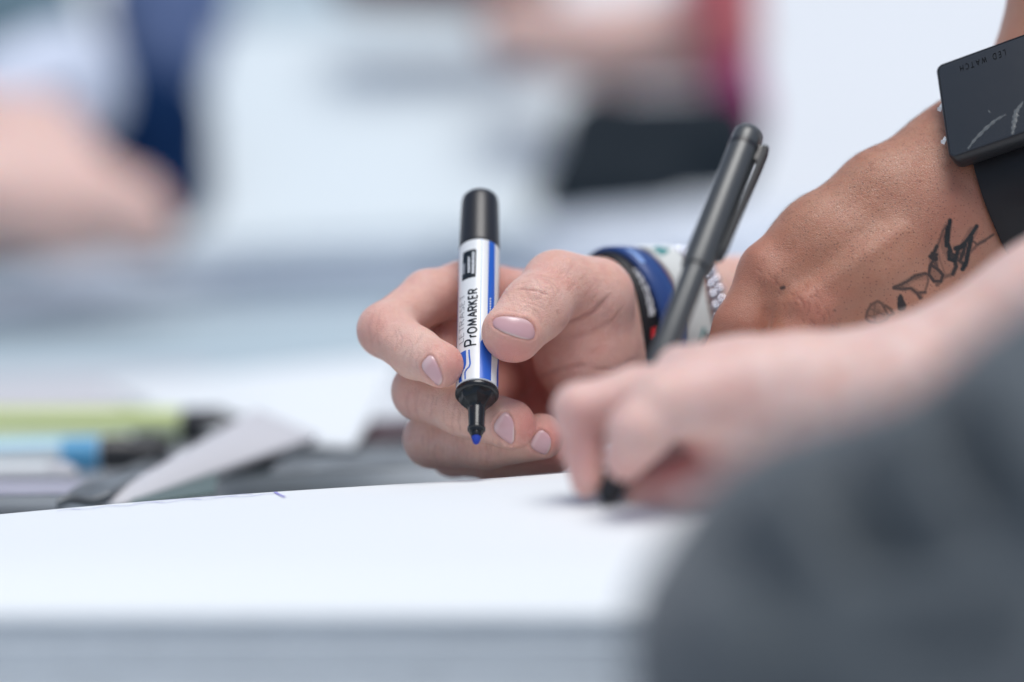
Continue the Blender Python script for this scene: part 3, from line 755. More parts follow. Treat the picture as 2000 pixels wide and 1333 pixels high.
# ================================================================== TATTOOED PERSON
p2 = empty('person', Vector(to_world(cm(1900, 350, 30)))); tag(p2, 'person whose tanned tattooed hand with black watch reaches down from the upper right', 'person')
b = Body(0.42)
b.add([G(1511, 537, 13, 12) + G(1604, 467, 15, 13), G(1604, 467, 15, 13) + G(1726, 386, 19, 14.6), G(1726, 386, 19, 14.6) + G(1866, 320, 26, 18.2), G(1866, 320, 26, 18.2) + G(1955, 272, 34, 20.5),
       G(1585, 612, 5, 12.3) + G(1700, 530, 9, 14), G(1700, 530, 9, 14) + G(1850, 420, 17, 17.5), G(1850, 420, 17, 17.5) + G(1965, 345, 27, 21),
       G(1670, 692, 9, 12) + G(1780, 610, 15, 14), G(1780, 610, 15, 14) + G(1900, 500, 24, 17), G(1900, 500, 24, 17) + G(1995, 400, 32, 20),
       G(1760, 760, 20, 11) + G(1850, 680, 27, 13), G(1850, 680, 27, 13) + G(1960, 560, 32, 15)], 11, 8)
b.add([G(1965, 310, 33, 24) + G(2100, 150, 42, 26), G(2100, 150, 42, 26) + G(2133, -140, 46, 27)], 12, 12)
b.add([G(1511, 540, 13, 11.6) + G(1452, 640, 8, 9.8), G(1452, 640, 8, 9.8) + G(1402, 760, 12, 8.8), G(1402, 760, 12, 8.8) + G(1390, 850, 20, 7.8)], 3, 3.5)
b.add([G(1585, 612, 5, 11.4) + G(1545, 710, -2, 10), G(1545, 710, -2, 10) + G(1495, 810, 4, 9), G(1495, 810, 4, 9) + G(1450, 865, 14, 7.8)], 3, 2.5)
b.add([G(1670, 692, 9, 11) + G(1630, 790, 4, 9.8), G(1630, 790, 4, 9.6) + G(1570, 850, 14, 8)], 3, 2.5)
b.add([G(1760, 760, 20, 10) + G(1710, 830, 18, 8.5), G(1710, 830, 18, 8.5) + G(1640, 860, 26, 7)], 3, 2.5)
V, Q = b.build(); s = Skin(V, Q)
for ln, w_, a_, rd in (([(1505, 545), (1600, 470), (1700, 395)], 22, .5, 0), ([(1560, 590), (1650, 530), (1760, 450)], 18, .7, 0), ([(1650, 690), (1740, 610)], 18, .5, 0),
                   ([(1530, 575), (1620, 505), (1720, 430)], 16, -.5, 0), ([(1620, 640), (1700, 575)], 18, -.5, 0), ([(1478, 500), (1500, 540)], 26, .8, .3), ([(1575, 600), (1600, 615)], 30, .9, .55),
                   ([(1494, 610), (1489, 640), (1482, 670)], 9, -.35, .1)):
    s.stroke(ln, w_, a_, 0, rd, taper=False)
rng = random.Random(3)
for i in range(46):     # fine wrinkles over the knuckles
    cx, cy = rng.choice(((1595, 605), (1490, 545), (1560, 580), (1620, 640)))
    x, y = cx + rng.gauss(0, 20), cy + rng.gauss(0, 14); a = rng.uniform(-.5, .5) + .9; L_ = rng.uniform(8, 22)
    s.stroke([(x, y), (x + L_ * .5 * math.cos(a) + 2, y + L_ * .5 * math.sin(a)), (x + L_ * math.cos(a + .2), y + L_ * math.sin(a + .2))], 1.9, -.14, .28)
T = lambda pts: [(1670 + x / 5.127, 400 + y / 5.127) for x, y in pts]
for ln, w_, v_ in (
    ([(950, 160), (938, 260), (925, 380), (958, 470)], 3.6, .9), ([(945, 170), (880, 262), (845, 370), (818, 425)], 2.0, .65), ([(930, 230), (915, 320), (918, 410)], 4.2, .9), ([(925, 240), (890, 300), (880, 350)], 2.2, .4),
    ([(940, 470), (942, 545), (1000, 562), (1035, 445), (1110, 372), (1180, 280), (1218, 218)], 3.6, .9), ([(1010, 440), (1060, 425), (1100, 400)], 4.4, .9), ([(1105, 380), (1085, 480), (1058, 545)], 3.4, .85),
    ([(1165, 330), (1135, 465), (1112, 580), (1078, 645)], 4.0, .9), ([(1000, 560), (1012, 620), (980, 695)], 3.6, .85), ([(1040, 490), (1120, 500)], 3.2, .7), ([(1040, 560), (1110, 610)], 3.2, .8), ([(960, 500), (1010, 530)], 5, .85),
    ([(1160, 350), (1228, 402), (1310, 352), (1385, 300)], 2.0, .7), ([(1228, 402), (1190, 440), (1150, 480)], 2.2, .55), ([(1250, 385), (1300, 360)], 3.0, .6),
    ([(820, 420), (792, 480), (752, 520), (790, 552), (815, 500)], 3.4, .85), ([(785, 500), (800, 540)], 5.5, .85), ([(790, 552), (752, 612), (742, 700), (790, 768), (858, 772), (880, 705), (832, 652), (772, 612)], 3.0, .8),
    ([(800, 560), (818, 640)], 3.6, .7), ([(775, 650), (800, 700), (840, 740)], 6, .35), ([(862, 770), (820, 805)], 3, .6), ([(830, 460), (852, 560), (900, 690), (958, 725)], 1.6, .4), ([(890, 730), (980, 690)], 3, .55),
    ([(388, 830), (460, 802), (540, 760), (600, 712), (700, 690), (742, 702)], 2.8, .75), ([(545, 752), (610, 735), (690, 700)], 3.0, .6), ([(390, 836), (470, 846), (560, 838), (622, 888), (652, 935)], 2.8, .75), ([(455, 806), (500, 850)], 3.2, .6),
    ([(622, 888), (702, 878)], 3.0, .7), ([(640, 900), (660, 930)], 3.4, .6), ([(722, 700), (732, 770), (702, 868)], 2.2, .55), ([(440, 820), (530, 800)], 3.6, .4), ([(720, 700), (770, 740)], 3, .6),
    ([(455, 912), (436, 985), (440, 1040), (485, 1045), (500, 1010), (470, 950)], 2.6, .85), ([(455, 940), (458, 1035)], 5.0, .85), ([(475, 985), (478, 1035)], 4, .85),
    ([(225, 970), (160, 1010), (122, 1080), (110, 1140), (140, 1170), (230, 1182), (312, 1150), (332, 1110), (300, 1050), (270, 992), (225, 970)], 2.4, .6), ([(200, 1000), (190, 1100), (200, 1170)], 2.2, .5), ([(150, 1040), (230, 1080), (290, 1100)], 2.2, .5),
    ([(120, 1110), (200, 1122), (240, 1060)], 2.0, .5), ([(300, 1010), (350, 1042), (380, 1090), (332, 1112)], 2.6, .6), ([(220, 1050), (300, 1130)], 2.2, .4), ([(160, 1090), (290, 1110)], 9, .25), ([(200, 1040), (240, 1150)], 9, .25),
    ([(925, 230), (900, 420), (950, 520)], 7, .34), ([(1180, 270), (1080, 440), (1020, 560)], 8, .36), ([(1120, 450), (1090, 600)], 7, .36), ([(785, 520), (800, 700), (850, 740)], 8, .36), ([(450, 820), (600, 730), (720, 720)], 6, .3), ([(560, 840), (650, 900)], 5, .3),
    ([(600, 760), (690, 800)], 9, .10), ([(880, 560), (920, 640)], 9, .08)):
    s.ink(ln if False else T(ln), w_ * 1.2, v_)
T = lambda pts: [(1400 + x / 1.96, y / 1.96) for x, y in pts]
for ln, w_, v_ in (([(248, 1104), (256, 1100)], 3.4, .75), ([(450, 1188), (453, 1190)], 1.8, .5), ([(352, 1190), (354, 1192)], 1.6, .3)): s.ink(T(ln), w_, v_)
for c, r, k_, v_ in ((cm(1700, 430, 0), 44, 'follicle', 1.0), (cm(1800, 360, 6), 28, 'follicle', .9), (cm(1640, 520, 0), 18, 'follicle', .6), (cm(1590, 610, -8), 12, 'red', .5), (cm(1480, 520, 4), 14, 'red', .35), (cm(1450, 650, 0), 18, 'red', .4),
                     (cm(1860, 420, 0), 14, 'red', .35)):
    s.blob(c, r, k_, v_)
arm2 = s.done('arm', M['skin_tan'], p2)
# fine hairs on the back of the hand
M['hair'] = mat('dark_hair', (0.05, 0.03, 0.02), 0.5)
Vh = []; Fh = []; rng = np.random.RandomState(4)
cand = np.nonzero((s.px > 1500) & (s.px < 1880) & (s.py > 180) & (s.py < 600) & (s.N[:, 2] < 0.35) & (s.dz < 40))[0]
wgt = 0.22 + np.exp(-((s.N[cand, 2] + 0.0) / 0.35) ** 2); wgt *= (s.py[cand] < 620 - (s.px[cand] - 1440) * .35)
for i in rng.choice(cand, 900, p=wgt / wgt.sum()):
    p = s.V[i]; nrm = s.N[i]; g = np.array([-.55, -.35, -.1]) + rng.normal(0, .25, 3); g -= nrm * (g @ nrm); g /= np.linalg.norm(g)
    L_ = rng.uniform(2.2, 5.5); sd_ = np.cross(g, nrm); o = len(Vh); w0 = 0.017
    for k in range(4):
        t = k / 3; q = p + g * L_ * t + nrm * (L_ * (.26 * t - .16 * t * t) - .03); ww = w0 * (1 - .85 * t)
        Vh += [q + sd_ * ww, q - sd_ * ww * .5 + nrm * ww * .8, q - sd_ * ww * .5 - nrm * ww * .8]
    for k in range(3):
        for m_ in range(3): Fh.append((o + 3 * k + m_, o + 3 * k + (m_ + 1) % 3, o + 3 * k + 3 + (m_ + 1) % 3, o + 3 * k + 3 + m_))
tag(mesh_obj('arm_hair', to_world(np.array(Vh)), np.array(Fh), M['hair'], p2), kind='stuff')

# ------------------------------------------------------------------ watch
M['watch_face'] = mat('black_mirror_glass', (0.030, 0.031, 0.029), 0.10, 1.0, bump=0.0016, bscale=16)
M['watch_case'] = mat('gunmetal_case', (0.02, 0.022, 0.026), 0.3, 0.5, metal=0.2)
M['watch_print'] = mat('watch_print', (0.002, 0.002, 0.002), 0.6, 0.1)
M['film'] = mat('clear_film_wrinkle', (0.62, 0.66, 0.64), 0.2, 0.5)
M['film'].node_tree.nodes['Principled BSDF'].inputs['Alpha'].default_value = 0.2
TL, TR, BL = cm(1827, 129, 16), cm(2092, 33, 3.5), cm(1853, 311, -8)
lo_, hi_ = -60.0, 60.0
for _ in range(40):
    md = (lo_ + hi_) / 2; TR = cm(2092, 33, md); dt_ = (TR - TL) @ (BL - TL)
    if dt_ > 0: lo_ = md
    else: hi_ = md
ex = TR - TL; LX = np.linalg.norm(ex); ex /= LX
ey = BL - TL; ey -= ex * (ey @ ex); LY = np.linalg.norm(ey); ey /= LY
nz = np.cross(ex, ey); nz = nz if nz[2] < 0 else -nz; nz /= np.linalg.norm(nz)
wt = empty('watch', Vector(to_world((TR + BL) / 2))); tag(wt, 'black rectangular mirror-faced watch with black strap on the tanned wrist', 'watch')
def wq(u, v, zz): return TL + ex * u + ey * v + nz * zz
def rr_loop(ins, zz, rad, n=8):
    out = []
    for (cx, cy, a0) in ((LX - ins - rad, ins + rad, -90), (LX - ins - rad, LY - ins - rad, 0), (ins + rad, LY - ins - rad, 90), (ins + rad, ins + rad, 180)):
        for i in range(n + 1):
            a = math.radians(a0 + 90 * i / n); out.append(wq(cx + rad * math.cos(a), cy + rad * math.sin(a), zz))
    return out
def loft(loops, cap0=True, cap1=True):
    V = [p for l_ in loops for p in l_]; n = len(loops[0]); Fc = []
    for j in range(len(loops) - 1):
        for i in range(n): Fc.append((j * n + i, j * n + (i + 1) % n, (j + 1) * n + (i + 1) % n, (j + 1) * n + i))
    if cap0: Fc.append(tuple(range(n)))
    if cap1: Fc.append(tuple(range((len(loops) - 1) * n, len(loops) * n)))
    return np.array(V), Fc
v, f = loft([rr_loop(1.6, -8.5, 1.2), rr_loop(.3, -6.5, 2.3), rr_loop(0, -3, 2.5), rr_loop(0, -.5, 2.5), rr_loop(.35, 0, 2.2), rr_loop(.75, -.02, 2.0), rr_loop(.8, -.35, 1.9)])
fixn(mesh_obj('case', to_world(v), f, M['watch_case'], wt), 40)
v, f = loft([rr_loop(.85, -.5, 1.9), rr_loop(.85, -.12, 1.9), rr_loop(1.1, 0.02, 1.8)]); fixn(mesh_obj('face', to_world(v), f, M['watch_face'], wt), 40)
v, f, ln = text_strokes('LED WATCH', 2.15, 0.27, gap=0.42)
v = np.array(v); um = 29.0 if LX > 40 else LX * .62
pts = [wq(24.5 - x * 17.0 / ln, 3.9 + y * 1.15, 0.1) for x, y in v]
mesh_obj('lettering', to_world(np.array(pts)), f, M['watch_print'], wt)
# wrinkles of the protective film and its torn bits at the edge
Pm = lambda px, py: None
def on_face(px, py):
    d = cm(px, py, 0); d = d / np.linalg.norm(d); t = (TL @ nz) / (d @ nz); h = d * t - TL; return (h @ ex, (h - ex * (h @ ex)) @ ey)
def film_line(pts, w0):
    P2 = [on_face(*p) for p in pts]; P2 = np.array(P2); n = 24
    tt_ = np.linspace(0, 1, len(P2)); x = np.interp(np.linspace(0, 1, n), tt_, P2[:, 0]); y = np.interp(np.linspace(0, 1, n), tt_, P2[:, 1])
    T_ = np.gradient(np.stack([x, y], 1), axis=0); T_ /= np.linalg.norm(T_, axis=1)[:, None]; V = []; Fc = []
    for i in range(n):
        ww = w0 * (.35 + .65 * math.sin(math.pi * (i + .5) / n)) * (1 + .35 * math.sin(i * 1.7)); nx_, ny_ = -T_[i, 1], T_[i, 0]
        for a_, zz in ((-1, .06), (-.4, .28), (.1, .42), (.6, .2), (1, .06)): V.append(wq(x[i] + nx_ * ww * a_, y[i] + ny_ * ww * a_, zz))
    for i in range(n - 1):
        for k in range(4): Fc.append((i * 5 + k, i * 5 + k + 1, i * 5 + k + 6, i * 5 + k + 5))
    return fixn(mesh_obj('film_wrinkle', to_world(np.array(V)), Fc, M['film'], wt))
film_line([(1890, 292), (1905, 272), (1925, 252), (1945, 235), (1965, 224)], 0.7)
film_line([(1977, 264), (1981, 240), (1985, 218), (1998, 200)], 0.9)
film_line([(1930, 216), (1935, 222)], 0.25)
M['film_bit'] = mat('torn_film', (0.8, 0.82, 0.82), 0.2, 0.5)
for (px, py) in ((1829, 208), (1836, 272)):
    u, v_ = on_face(px + 7, py); bits = []
    for i in range(7):
        a = i / 6 * 3.3 + .6; bits.append(wq(u + .1 - 1.1 * math.sin(a) * (1 + .5 * (i % 2)), v_ + 1.3 * math.cos(a), -1.6 + .7 * (i % 3)))
    bits = [wq(u + .6, v_, -.9)] + bits
    mesh_obj('film_scrap', to_world(np.array(bits)), [(0, i, i + 1) for i in range(1, 7)], M['film_bit'], wt, smooth=False)
# strap: follows the wrist down from the case and up behind it
M['strap'] = mat('black_strap', (0.008, 0.009, 0.013), 0.45, 0.35)
wc = cm(1985, 330, 34); ax2 = ex * 1.0
def strap(name, a0, a1, hw):
    n = 48; V = []; Fc = []; cc = wq(LX / 2, LY / 2, -26); rad = []
    for i in range(n + 1):
        a = math.radians(a0 + (a1 - a0) * i / n); d = nz * math.cos(a) + ey * math.sin(a); best = 20.0
        for u in (-hw, -hw / 2, 0, hw / 2, hw):
            o = cc + ex * u + d * 70; hit, _, _, dist = s.bvh.ray_cast(Vector(o), Vector(-d), 70)
            if hit is not None: best = max(best, 70 - dist)
        rad.append(min(best, 38 if a1 > 0 else 21))
    rad = np.array(rad); rad[0:2] = np.minimum(rad[0:2], 23)
    for _ in range(6): rad[1:-1] = np.maximum(rad[1:-1] * .5 + (rad[:-2] + rad[2:]) * .25, rad[1:-1] - .2)
    for i in range(n + 1):
        a = math.radians(a0 + (a1 - a0) * i / n); d = nz * math.cos(a) + ey * math.sin(a)
        for u, r_ in ((-hw, .2), (-hw, 2.0), (-hw + .6, 2.5), (hw - .6, 2.5), (hw, 2.0), (hw, .2)): V.append(cc + ex * u + d * (rad[i] + r_))
    for i in range(n):
        for k in range(6): Fc.append((i * 6 + k, i * 6 + (k + 1) % 6, (i + 1) * 6 + (k + 1) % 6, (i + 1) * 6 + k))
    return fixn(mesh_obj(name, to_world(np.array(V)), Fc, M['strap'], wt), 40)
strap('strap', 30, 178, LX / 2 - 4.8); strap('strap', -30, -178, LX / 2 - 4.8)


# ================================================================== PALE PERSON IN FRONT: hand, grey pen, sleeve
p3 = empty('person', Vector(to_world(cm(1700, 800, -110)))); tag(p3, 'person in slate-blue clothing close to the lens, pale blurred hand writing with the grey pen', 'person')
B3 = 790.0
H = lambda *a: (cm(a[0], a[1], a[2], B3), a[3])
b = Body(1.0)
b.add([H(1370, 752, 6, 11) + H(1560, 765, 4, 15), H(1560, 765, 4, 15) + H(1730, 770, 2, 17.5), H(1730, 770, 2, 17.5) + H(2090, 630, 0, 25), H(2090, 630, 0, 25) + H(2350, 500, 0, 31),
       H(1420, 860, 14, 13) + H(1600, 850, 8, 18), H(1600, 850, 8, 18) + H(1780, 800, 2, 18)], 12, 8)
b.add([H(1330, 895, 36, 11) + H(1520, 850, 24, 17), H(1400, 930, 30, 11) + H(1540, 880, 18, 16)], 8, 6)
b.add([H(1246, 950, 24, 4.5) + H(1320, 935, 28, 8)], 4, 3)
b.add([H(1330, 725, 18, 8) + H(1450, 740, 10, 12)], 6, 6)
b.add([H(1430, 775, 0, 12.5) + H(1300, 790, -8, 10.5)], 5, 12)
b.add([H(1370, 770, 8, 11) + H(1245, 775, 14, 8.8), H(1245, 775, 14, 8.8) + H(1131, 800, 12, 7.6), H(1131, 800, 12, 7.4) + H(1139, 885, 14, 5.6), H(1139, 885, 14, 5.6) + H(1146, 940, 12, 5.0)], 3, 1.5)
b.add([H(1300, 790, -8, 10.3) + H(1246, 845, -12, 8.6), H(1246, 845, -12, 8.6) + H(1222, 898, -8, 6.4)], 3, 1.5)
b.add([H(1450, 918, 14, 11) + H(1330, 962, 10, 8.6), H(1330, 962, 10, 8.6) + H(1264, 978, 16, 7.2)], 4, 2)
b.add([H(1480, 945, 14, 10) + H(1350, 1000, 16, 7.6)], 4, 2)
V, Q = b.build(3); s = Skin(V, Q)
for c, r, v_ in ((cm(1215, 880, -6, B3), 14, .6), (cm(1135, 880, 4, B3), 16, .6), (cm(1300, 890, 8, B3), 18, .85), (cm(1400, 780, -8, B3), 14, .25), (cm(1180, 790, 0, B3), 10, .35)): s.blob(c, r, 'red', v_)
s.done('arm', M['skin_pale'], p3)
b = Body(1.6)
S6 = lambda *a: (cm(a[0], a[1], a[2], 565.0), a[3] * .905)
b.add([S6(2480, 668, 30, 36) + S6(2165, 858, 5, 31), S6(2165, 858, 5, 31) + S6(1660, 1172, 0, 33), S6(1660, 1165, 0, 33) + S6(1615, 1290, 0, 40), S6(1615, 1290, 0, 40) + S6(1640, 1560, 10, 45),
       S6(1900, 1180, 40, 32) + S6(1880, 1500, 40, 40), S6(2180, 1050, 44, 36) + S6(2200, 1500, 50, 46)], 22, 10)
for pts in ([(1545, 990, -28), (1610, 1110, -28), (1720, 1190, -26)], [(1775, 885, -27), (1820, 970, -28), (1910, 1090, -25)], [(1975, 780, -25), (2010, 880, -25), (2090, 990, -22)],
            [(1480, 1230, -34), (1700, 1275, -36), (1950, 1210, -28)]):
    b.add([S6(*q0, 11) + S6(*q1, 11) for q0, q1 in zip(pts[:-1], pts[1:])], 8, 9)
V, Q = b.build(4); s = Skin(V, Q)
for ln, w_, a_ in (([(1560, 850), (1610, 960), (1680, 1080), (1780, 1130)], 26, -2.6), ([(1500, 900), (1540, 1010), (1610, 1130)], 34, 2.2), ([(1800, 740), (1860, 870), (1960, 1040)], 24, -2.4),
                   ([(1730, 790), (1790, 920), (1880, 1080)], 30, 1.6), ([(1900, 700), (1960, 820), (2050, 950)], 30, 2.2), ([(1650, 1150), (1800, 1180), (1960, 1130)], 30, 1.8), ([(1700, 1260), (1850, 1250), (2000, 1190)], 34, -2.4),
                   ([(1350, 1130), (1420, 1220), (1470, 1330)], 34, 1.4), ([(1440, 1010), (1500, 1140), (1580, 1250)], 26, -1.2)):
    s.stroke(ln, w_ * 1.5, a_ * 2.6, taper=True)
s.V = s.V + s.N * s.off[:, None]; s.off[:] = 0; s.V = relax(s.V, s.Q, 6); s.N = normals(s.V, s.Q)
s.done('sleeve', M['sleeve'], p3)

# grey pen
PT, PB = cm(1462, 262, 0, 872.0), cm(1181, 986, 0, 798.0)
ga = PT - PB; GL = np.linalg.norm(ga); ga /= GL
vw = (PT + PB) / 2; vw /= np.linalg.norm(vw); gf = -vw - ga * (-vw @ ga); gf /= np.linalg.norm(gf); gr = np.cross(ga, gf); gr = gr if gr[0] > 0 else -gr
gp = empty('pen', Vector(to_world((PT + PB) / 2))); tag(gp, 'slim dark grey pen with clip cap, held by the pale blurred hand', 'pen')
def gpart(name, prof, m, ang=35):
    v, f = lathe(prof, PB, ga, gf, gr, 48); return fixn(mesh_obj(name, to_world(v), f, m, gp), ang)
fr = GL / 150.0
gpart('tip', [(-1, .4), (1.2, .6), (1.4, 2.2), (4, 3.9), (14, 4.0)], M['black_satin'])
gpart('barrel', [(13.5, 3.7), (14, 3.95), (95 * fr, 4.1), (100 * fr, 4.1)], M['pen_grey'])
gpart('cap', [(92 * fr, 4.2), (92 * fr + .2, 4.85), (95 * fr, 5.1), (143 * fr, 4.9)], M['pen_grey'])
gpart('cap_ring', [(142.9 * fr, 4.85), (143.1 * fr, 5.1), (144.6 * fr, 5.1), (144.9 * fr, 4.8)], M['black_satin'])
gpart('cap_end', [(144.7 * fr, 4.75), (147.6 * fr, 4.95), (149.8 * fr, 4.7), (150.8 * fr, 3.9), (151.2 * fr, 1.4)], M['pen_grey'], 60)
M['clip_grey'] = mat('dark_grey_clip', (0.04, 0.043, 0.045), 0.5, 0.2)
# clip: bar standing off the cap on its right
V = []; Fc = []
cd = gr * .96 + gf * .1; cd /= np.linalg.norm(cd); cs = np.cross(ga, cd)
st = [(98, 4.9, 1.4), (99, 5.7, 2.0), (103, 6.1, 2.3), (125, 6.5, 2.5), (138, 6.9, 2.5), (144, 7.0, 2.4), (146, 6.7, 2.2)]
for q, hgt, ww in st:
    for a_, b_ in ((-1, -.9), (1, -.9), (1, .4), (.5, .9), (-.5, .9), (-1, .4)): V.append(PB + ga * q * fr + cd * (hgt + b_ * 1.25) + cs * ww * a_)
for j in range(len(st) - 1):
    for i in range(6): Fc.append((j * 6 + i, j * 6 + (i + 1) % 6, j * 6 + 6 + (i + 1) % 6, j * 6 + 6 + i))
Fc += [tuple(range(6)), tuple(range(len(V) - 6, len(V)))]
cl = fixn(mesh_obj('clip', to_world(np.array(V)), Fc, M['clip_grey'], gp), 35)
V2 = []
for q in (140, 146):
    for a_, b_ in ((-1.4, 3.8), (1.4, 3.8), (1.4, 6.9), (-1.4, 6.9)): V2.append(PB + ga * q * fr + cs * a_ + cd * b_)
fixn(mesh_obj('clip_bridge', to_world(np.array(V2)), [(0, 1, 2, 3), (4, 5, 6, 7), (0, 1, 5, 4), (1, 2, 6, 5), (2, 3, 7, 6), (3, 0, 4, 7)], M['black_satin'], gp, smooth=False))

# ================================================================== MIDDLE DISTANCE: magazine, sheets, markers
M['mag'] = mat('grey_magazine_print', (0.40, 0.43, 0.45), 0.35, noise=0.75, nscale=26)
mg = empty('magazine_stack', (0, 1.2, -0.0455)); tag(mg, 'low stack of grey printed magazines on the table behind the pad', 'magazine stack')
z = -0.0455
for k in range(7):
    th = 0.0054
    box('magazine', (-0.34 + random.uniform(-.01, .01), 0.935 + random.uniform(-.006, .008), z + .0002), (0.42 + random.uniform(-.01, .01), 1.45 + random.uniform(-.01, .01), z + th), M['mag'], mg, 0.0005, 1); z += th + .0002
TOPZ = z
M['gap_shade'] = mat('gap_shade', (0.02, 0.025, 0.028), 0.4); M['dark_red'] = mat('dark_red_shade', (0.05, 0.008, 0.010), 0.4)
M['green_print'] = mat('dull_green_print', (0.06, 0.11, 0.10), 0.4)
M['dark_grey_print'] = mat('dark_grey_print', (0.20, 0.225, 0.24), 0.45, noise=0.9, nscale=70); M['lilac_print'] = mat('lilac_grey_print', (0.42, 0.42, 0.50), 0.5, noise=0.4, nscale=50)
M['paper_grey'] = mat('grey_paper', (0.58, 0.58, 0.60), 0.7)
def thing_patch(name, cs_, m, label, cat, **k):
    o = patch(name, [at(*c) for c in cs_], m, None, **k); tag(o, label, cat); return o
nb = thing_patch('shadow_slab', [(410, 908, 1.08), (560, 890, 1.10), (640, 850, 1.17), (470, 850, 1.17)], M['gap_shade'], 'dark slab painting the shadow gap under the loose white sheet', 'shadow_slab', thick=0.006)  # near-black slab painting the shadow in the gap below the sheet
nb2 = thing_patch('red_shadow_slab', [(640, 856, 1.13), (860, 850, 1.13), (860, 808, 1.18), (690, 822, 1.18)], M['dark_red'], 'dark red item and painted shadow gap under the sheet beside the hand', 'red_shadow_slab', thick=0.004)  # red is its own colour, the darkness paints shadow under the sheet
thing_patch('photo_print', [(250, 985, .955), (420, 962, .965), (430, 898, 1.06), (300, 925, 1.06)], M['green_print'], 'dull green print lying behind the pad', 'print', thick=0.0008)
thing_patch('sheet_of_paper', [(190, 978, .965), (235, 984, .965), (620, 850, 1.085), (500, 800, 1.10)], M['paper_grey'], 'narrow greyish paper strip slanting down towards the pad', 'paper strip', thick=0.003, bulge=0.003)
thing_patch('sheet_of_paper', [(430, 858, 1.13), (690, 872, 1.09), (800, 690, 1.35), (190, 752, 1.40)], M['paper'], 'large loose white sheet of paper behind the markers', 'paper sheet', thick=0.001, bulge=0.008)

thing_patch('sheet_of_paper', [(-150, 800, 1.32), (330, 800, 1.30), (420, 720, 1.5), (-150, 735, 1.5)], M['paper_grey'], 'pale grey sheet lying flat behind the lime green marker', 'paper sheet', thick=0.001, bulge=0.004)
thing_patch('photo_print', [(520, 925, 1.02), (880, 905, 1.03), (900, 868, 1.12), (570, 880, 1.12)], M['dark_grey_print'], 'dark grey print under the white sheet, left of the fingers', 'print', thick=0.001)
thing_patch('photo_print', [(-80, 965, .965), (150, 962, .965), (170, 938, 1.02), (-80, 940, 1.02)], M['lilac_print'], 'lilac grey print at the far left edge behind the pad', 'print', thick=0.001)
thing_patch('cloth', [(110, 978, .955), (215, 962, .965), (330, 912, 1.03), (190, 935, 1.02)], M['dark_grey_print'], 'small dark grey cloth lying in front of the pens', 'cloth', thick=0.003, bulge=0.004, wav=0.001)
def far_marker(p0, p1_, r, body, stripe, capm, label, cap_t=0.66, taper=0.5, endm=None):
    a = np.array(p0, float); b_ = np.array(p1_, float); ax = b_ - a; L_ = np.linalg.norm(ax); ax /= L_
    up = np.array([0, 0, 1.0]); fv = up - ax * (up @ ax); fv /= np.linalg.norm(fv); rv = np.cross(ax, fv)
    o = empty('marker_pen', Vector((a + b_) / 2)); tag(o, label, 'marker pen', 'markers lying behind the pad')
    def lp(name, prof, m, seg=32, lo=None, hi=None):
        V = []; Fc = []
        full = lo is None; angs = [2 * math.pi * i / seg for i in range(seg)] if full else [math.radians(lo + (hi - lo) * i / seg) for i in range(seg + 1)]
        n = len(angs)
        for t, rr in prof:
            for g in angs: V.append(a + ax * L_ * t + rr * (math.cos(g) * fv + math.sin(g) * rv))
        for j in range(len(prof) - 1):
            for i in range(n if full else n - 1): Fc.append((j * n + i, j * n + (i + 1) % n, (j + 1) * n + (i + 1) % n, (j + 1) * n + i))
        if full: Fc += [tuple(range(n)), tuple(range((len(prof) - 1) * n, len(prof) * n))]
        fixn(mesh_obj(name, np.array(V), Fc, m, o), 35)
    lp('barrel', [(0, r * .9), (.01, r), (cap_t, r)], body)
    lp('label_stripe', [(.02, r + .0002), (cap_t - .01, r + .0002)], stripe, 16, -50, 62)
    if endm: lp('colour_end', [(cap_t - .16, r + .0003), (cap_t - .005, r + .0003)], endm)
    lp('cap', [(cap_t, r * .8), (cap_t + .005, r * 1.02), (cap_t + .1, r * 1.04), (1 - (1 - cap_t) * .35, r * (1 + taper) / 2 * .95), (.995, r * taper), (1, r * taper * .7)], capm)
    return o
M['lime'] = mat('lime_print', (0.60, 0.68, 0.22), 0.4); M['sky_blue'] = mat('sky_blue_print', (0.36, 0.62, 0.76), 0.4); M['white_body'] = mat('white_marker_body', (0.70, 0.74, 0.74), 0.4)
M['deep_sky'] = mat('deep_sky_blue', (0.10, 0.36, 0.60), 0.4); M['pale_lime'] = mat('pale_lime', (0.60, 0.68, 0.42), 0.4)
far_marker(at(-160, 834, 1.20), at(505, 834, 1.16), 0.0078, M['pale_lime'], M['lime'], M['black_satin'], 'lime green marker with black cap lying on top of the pile at left', cap_t=.79, taper=.45)
far_marker(at(-160, 898, 1.10), at(305, 884, 1.10), 0.0071, M['white_body'], M['sky_blue'], M['black_satin'], 'light blue marker with black cap in front of the lime green one', cap_t=.77, taper=.5, endm=M['deep_sky'])
far_marker(at(-200, 872, 1.15), at(335, 876, 1.14), 0.0066, M['white_body'], M['pale_lime'], M['black_satin'], 'pale grey-green marker lying between the lime one and the blue one', cap_t=.86, taper=.7)
far_marker(at(-200, 932, 1.05), at(150, 928, 1.05), 0.0050, M['paper_grey'], M['white_body'], M['paper_grey'], 'pale grey pen lying lowest, in front of the blue marker', cap_t=.86, taper=.7)

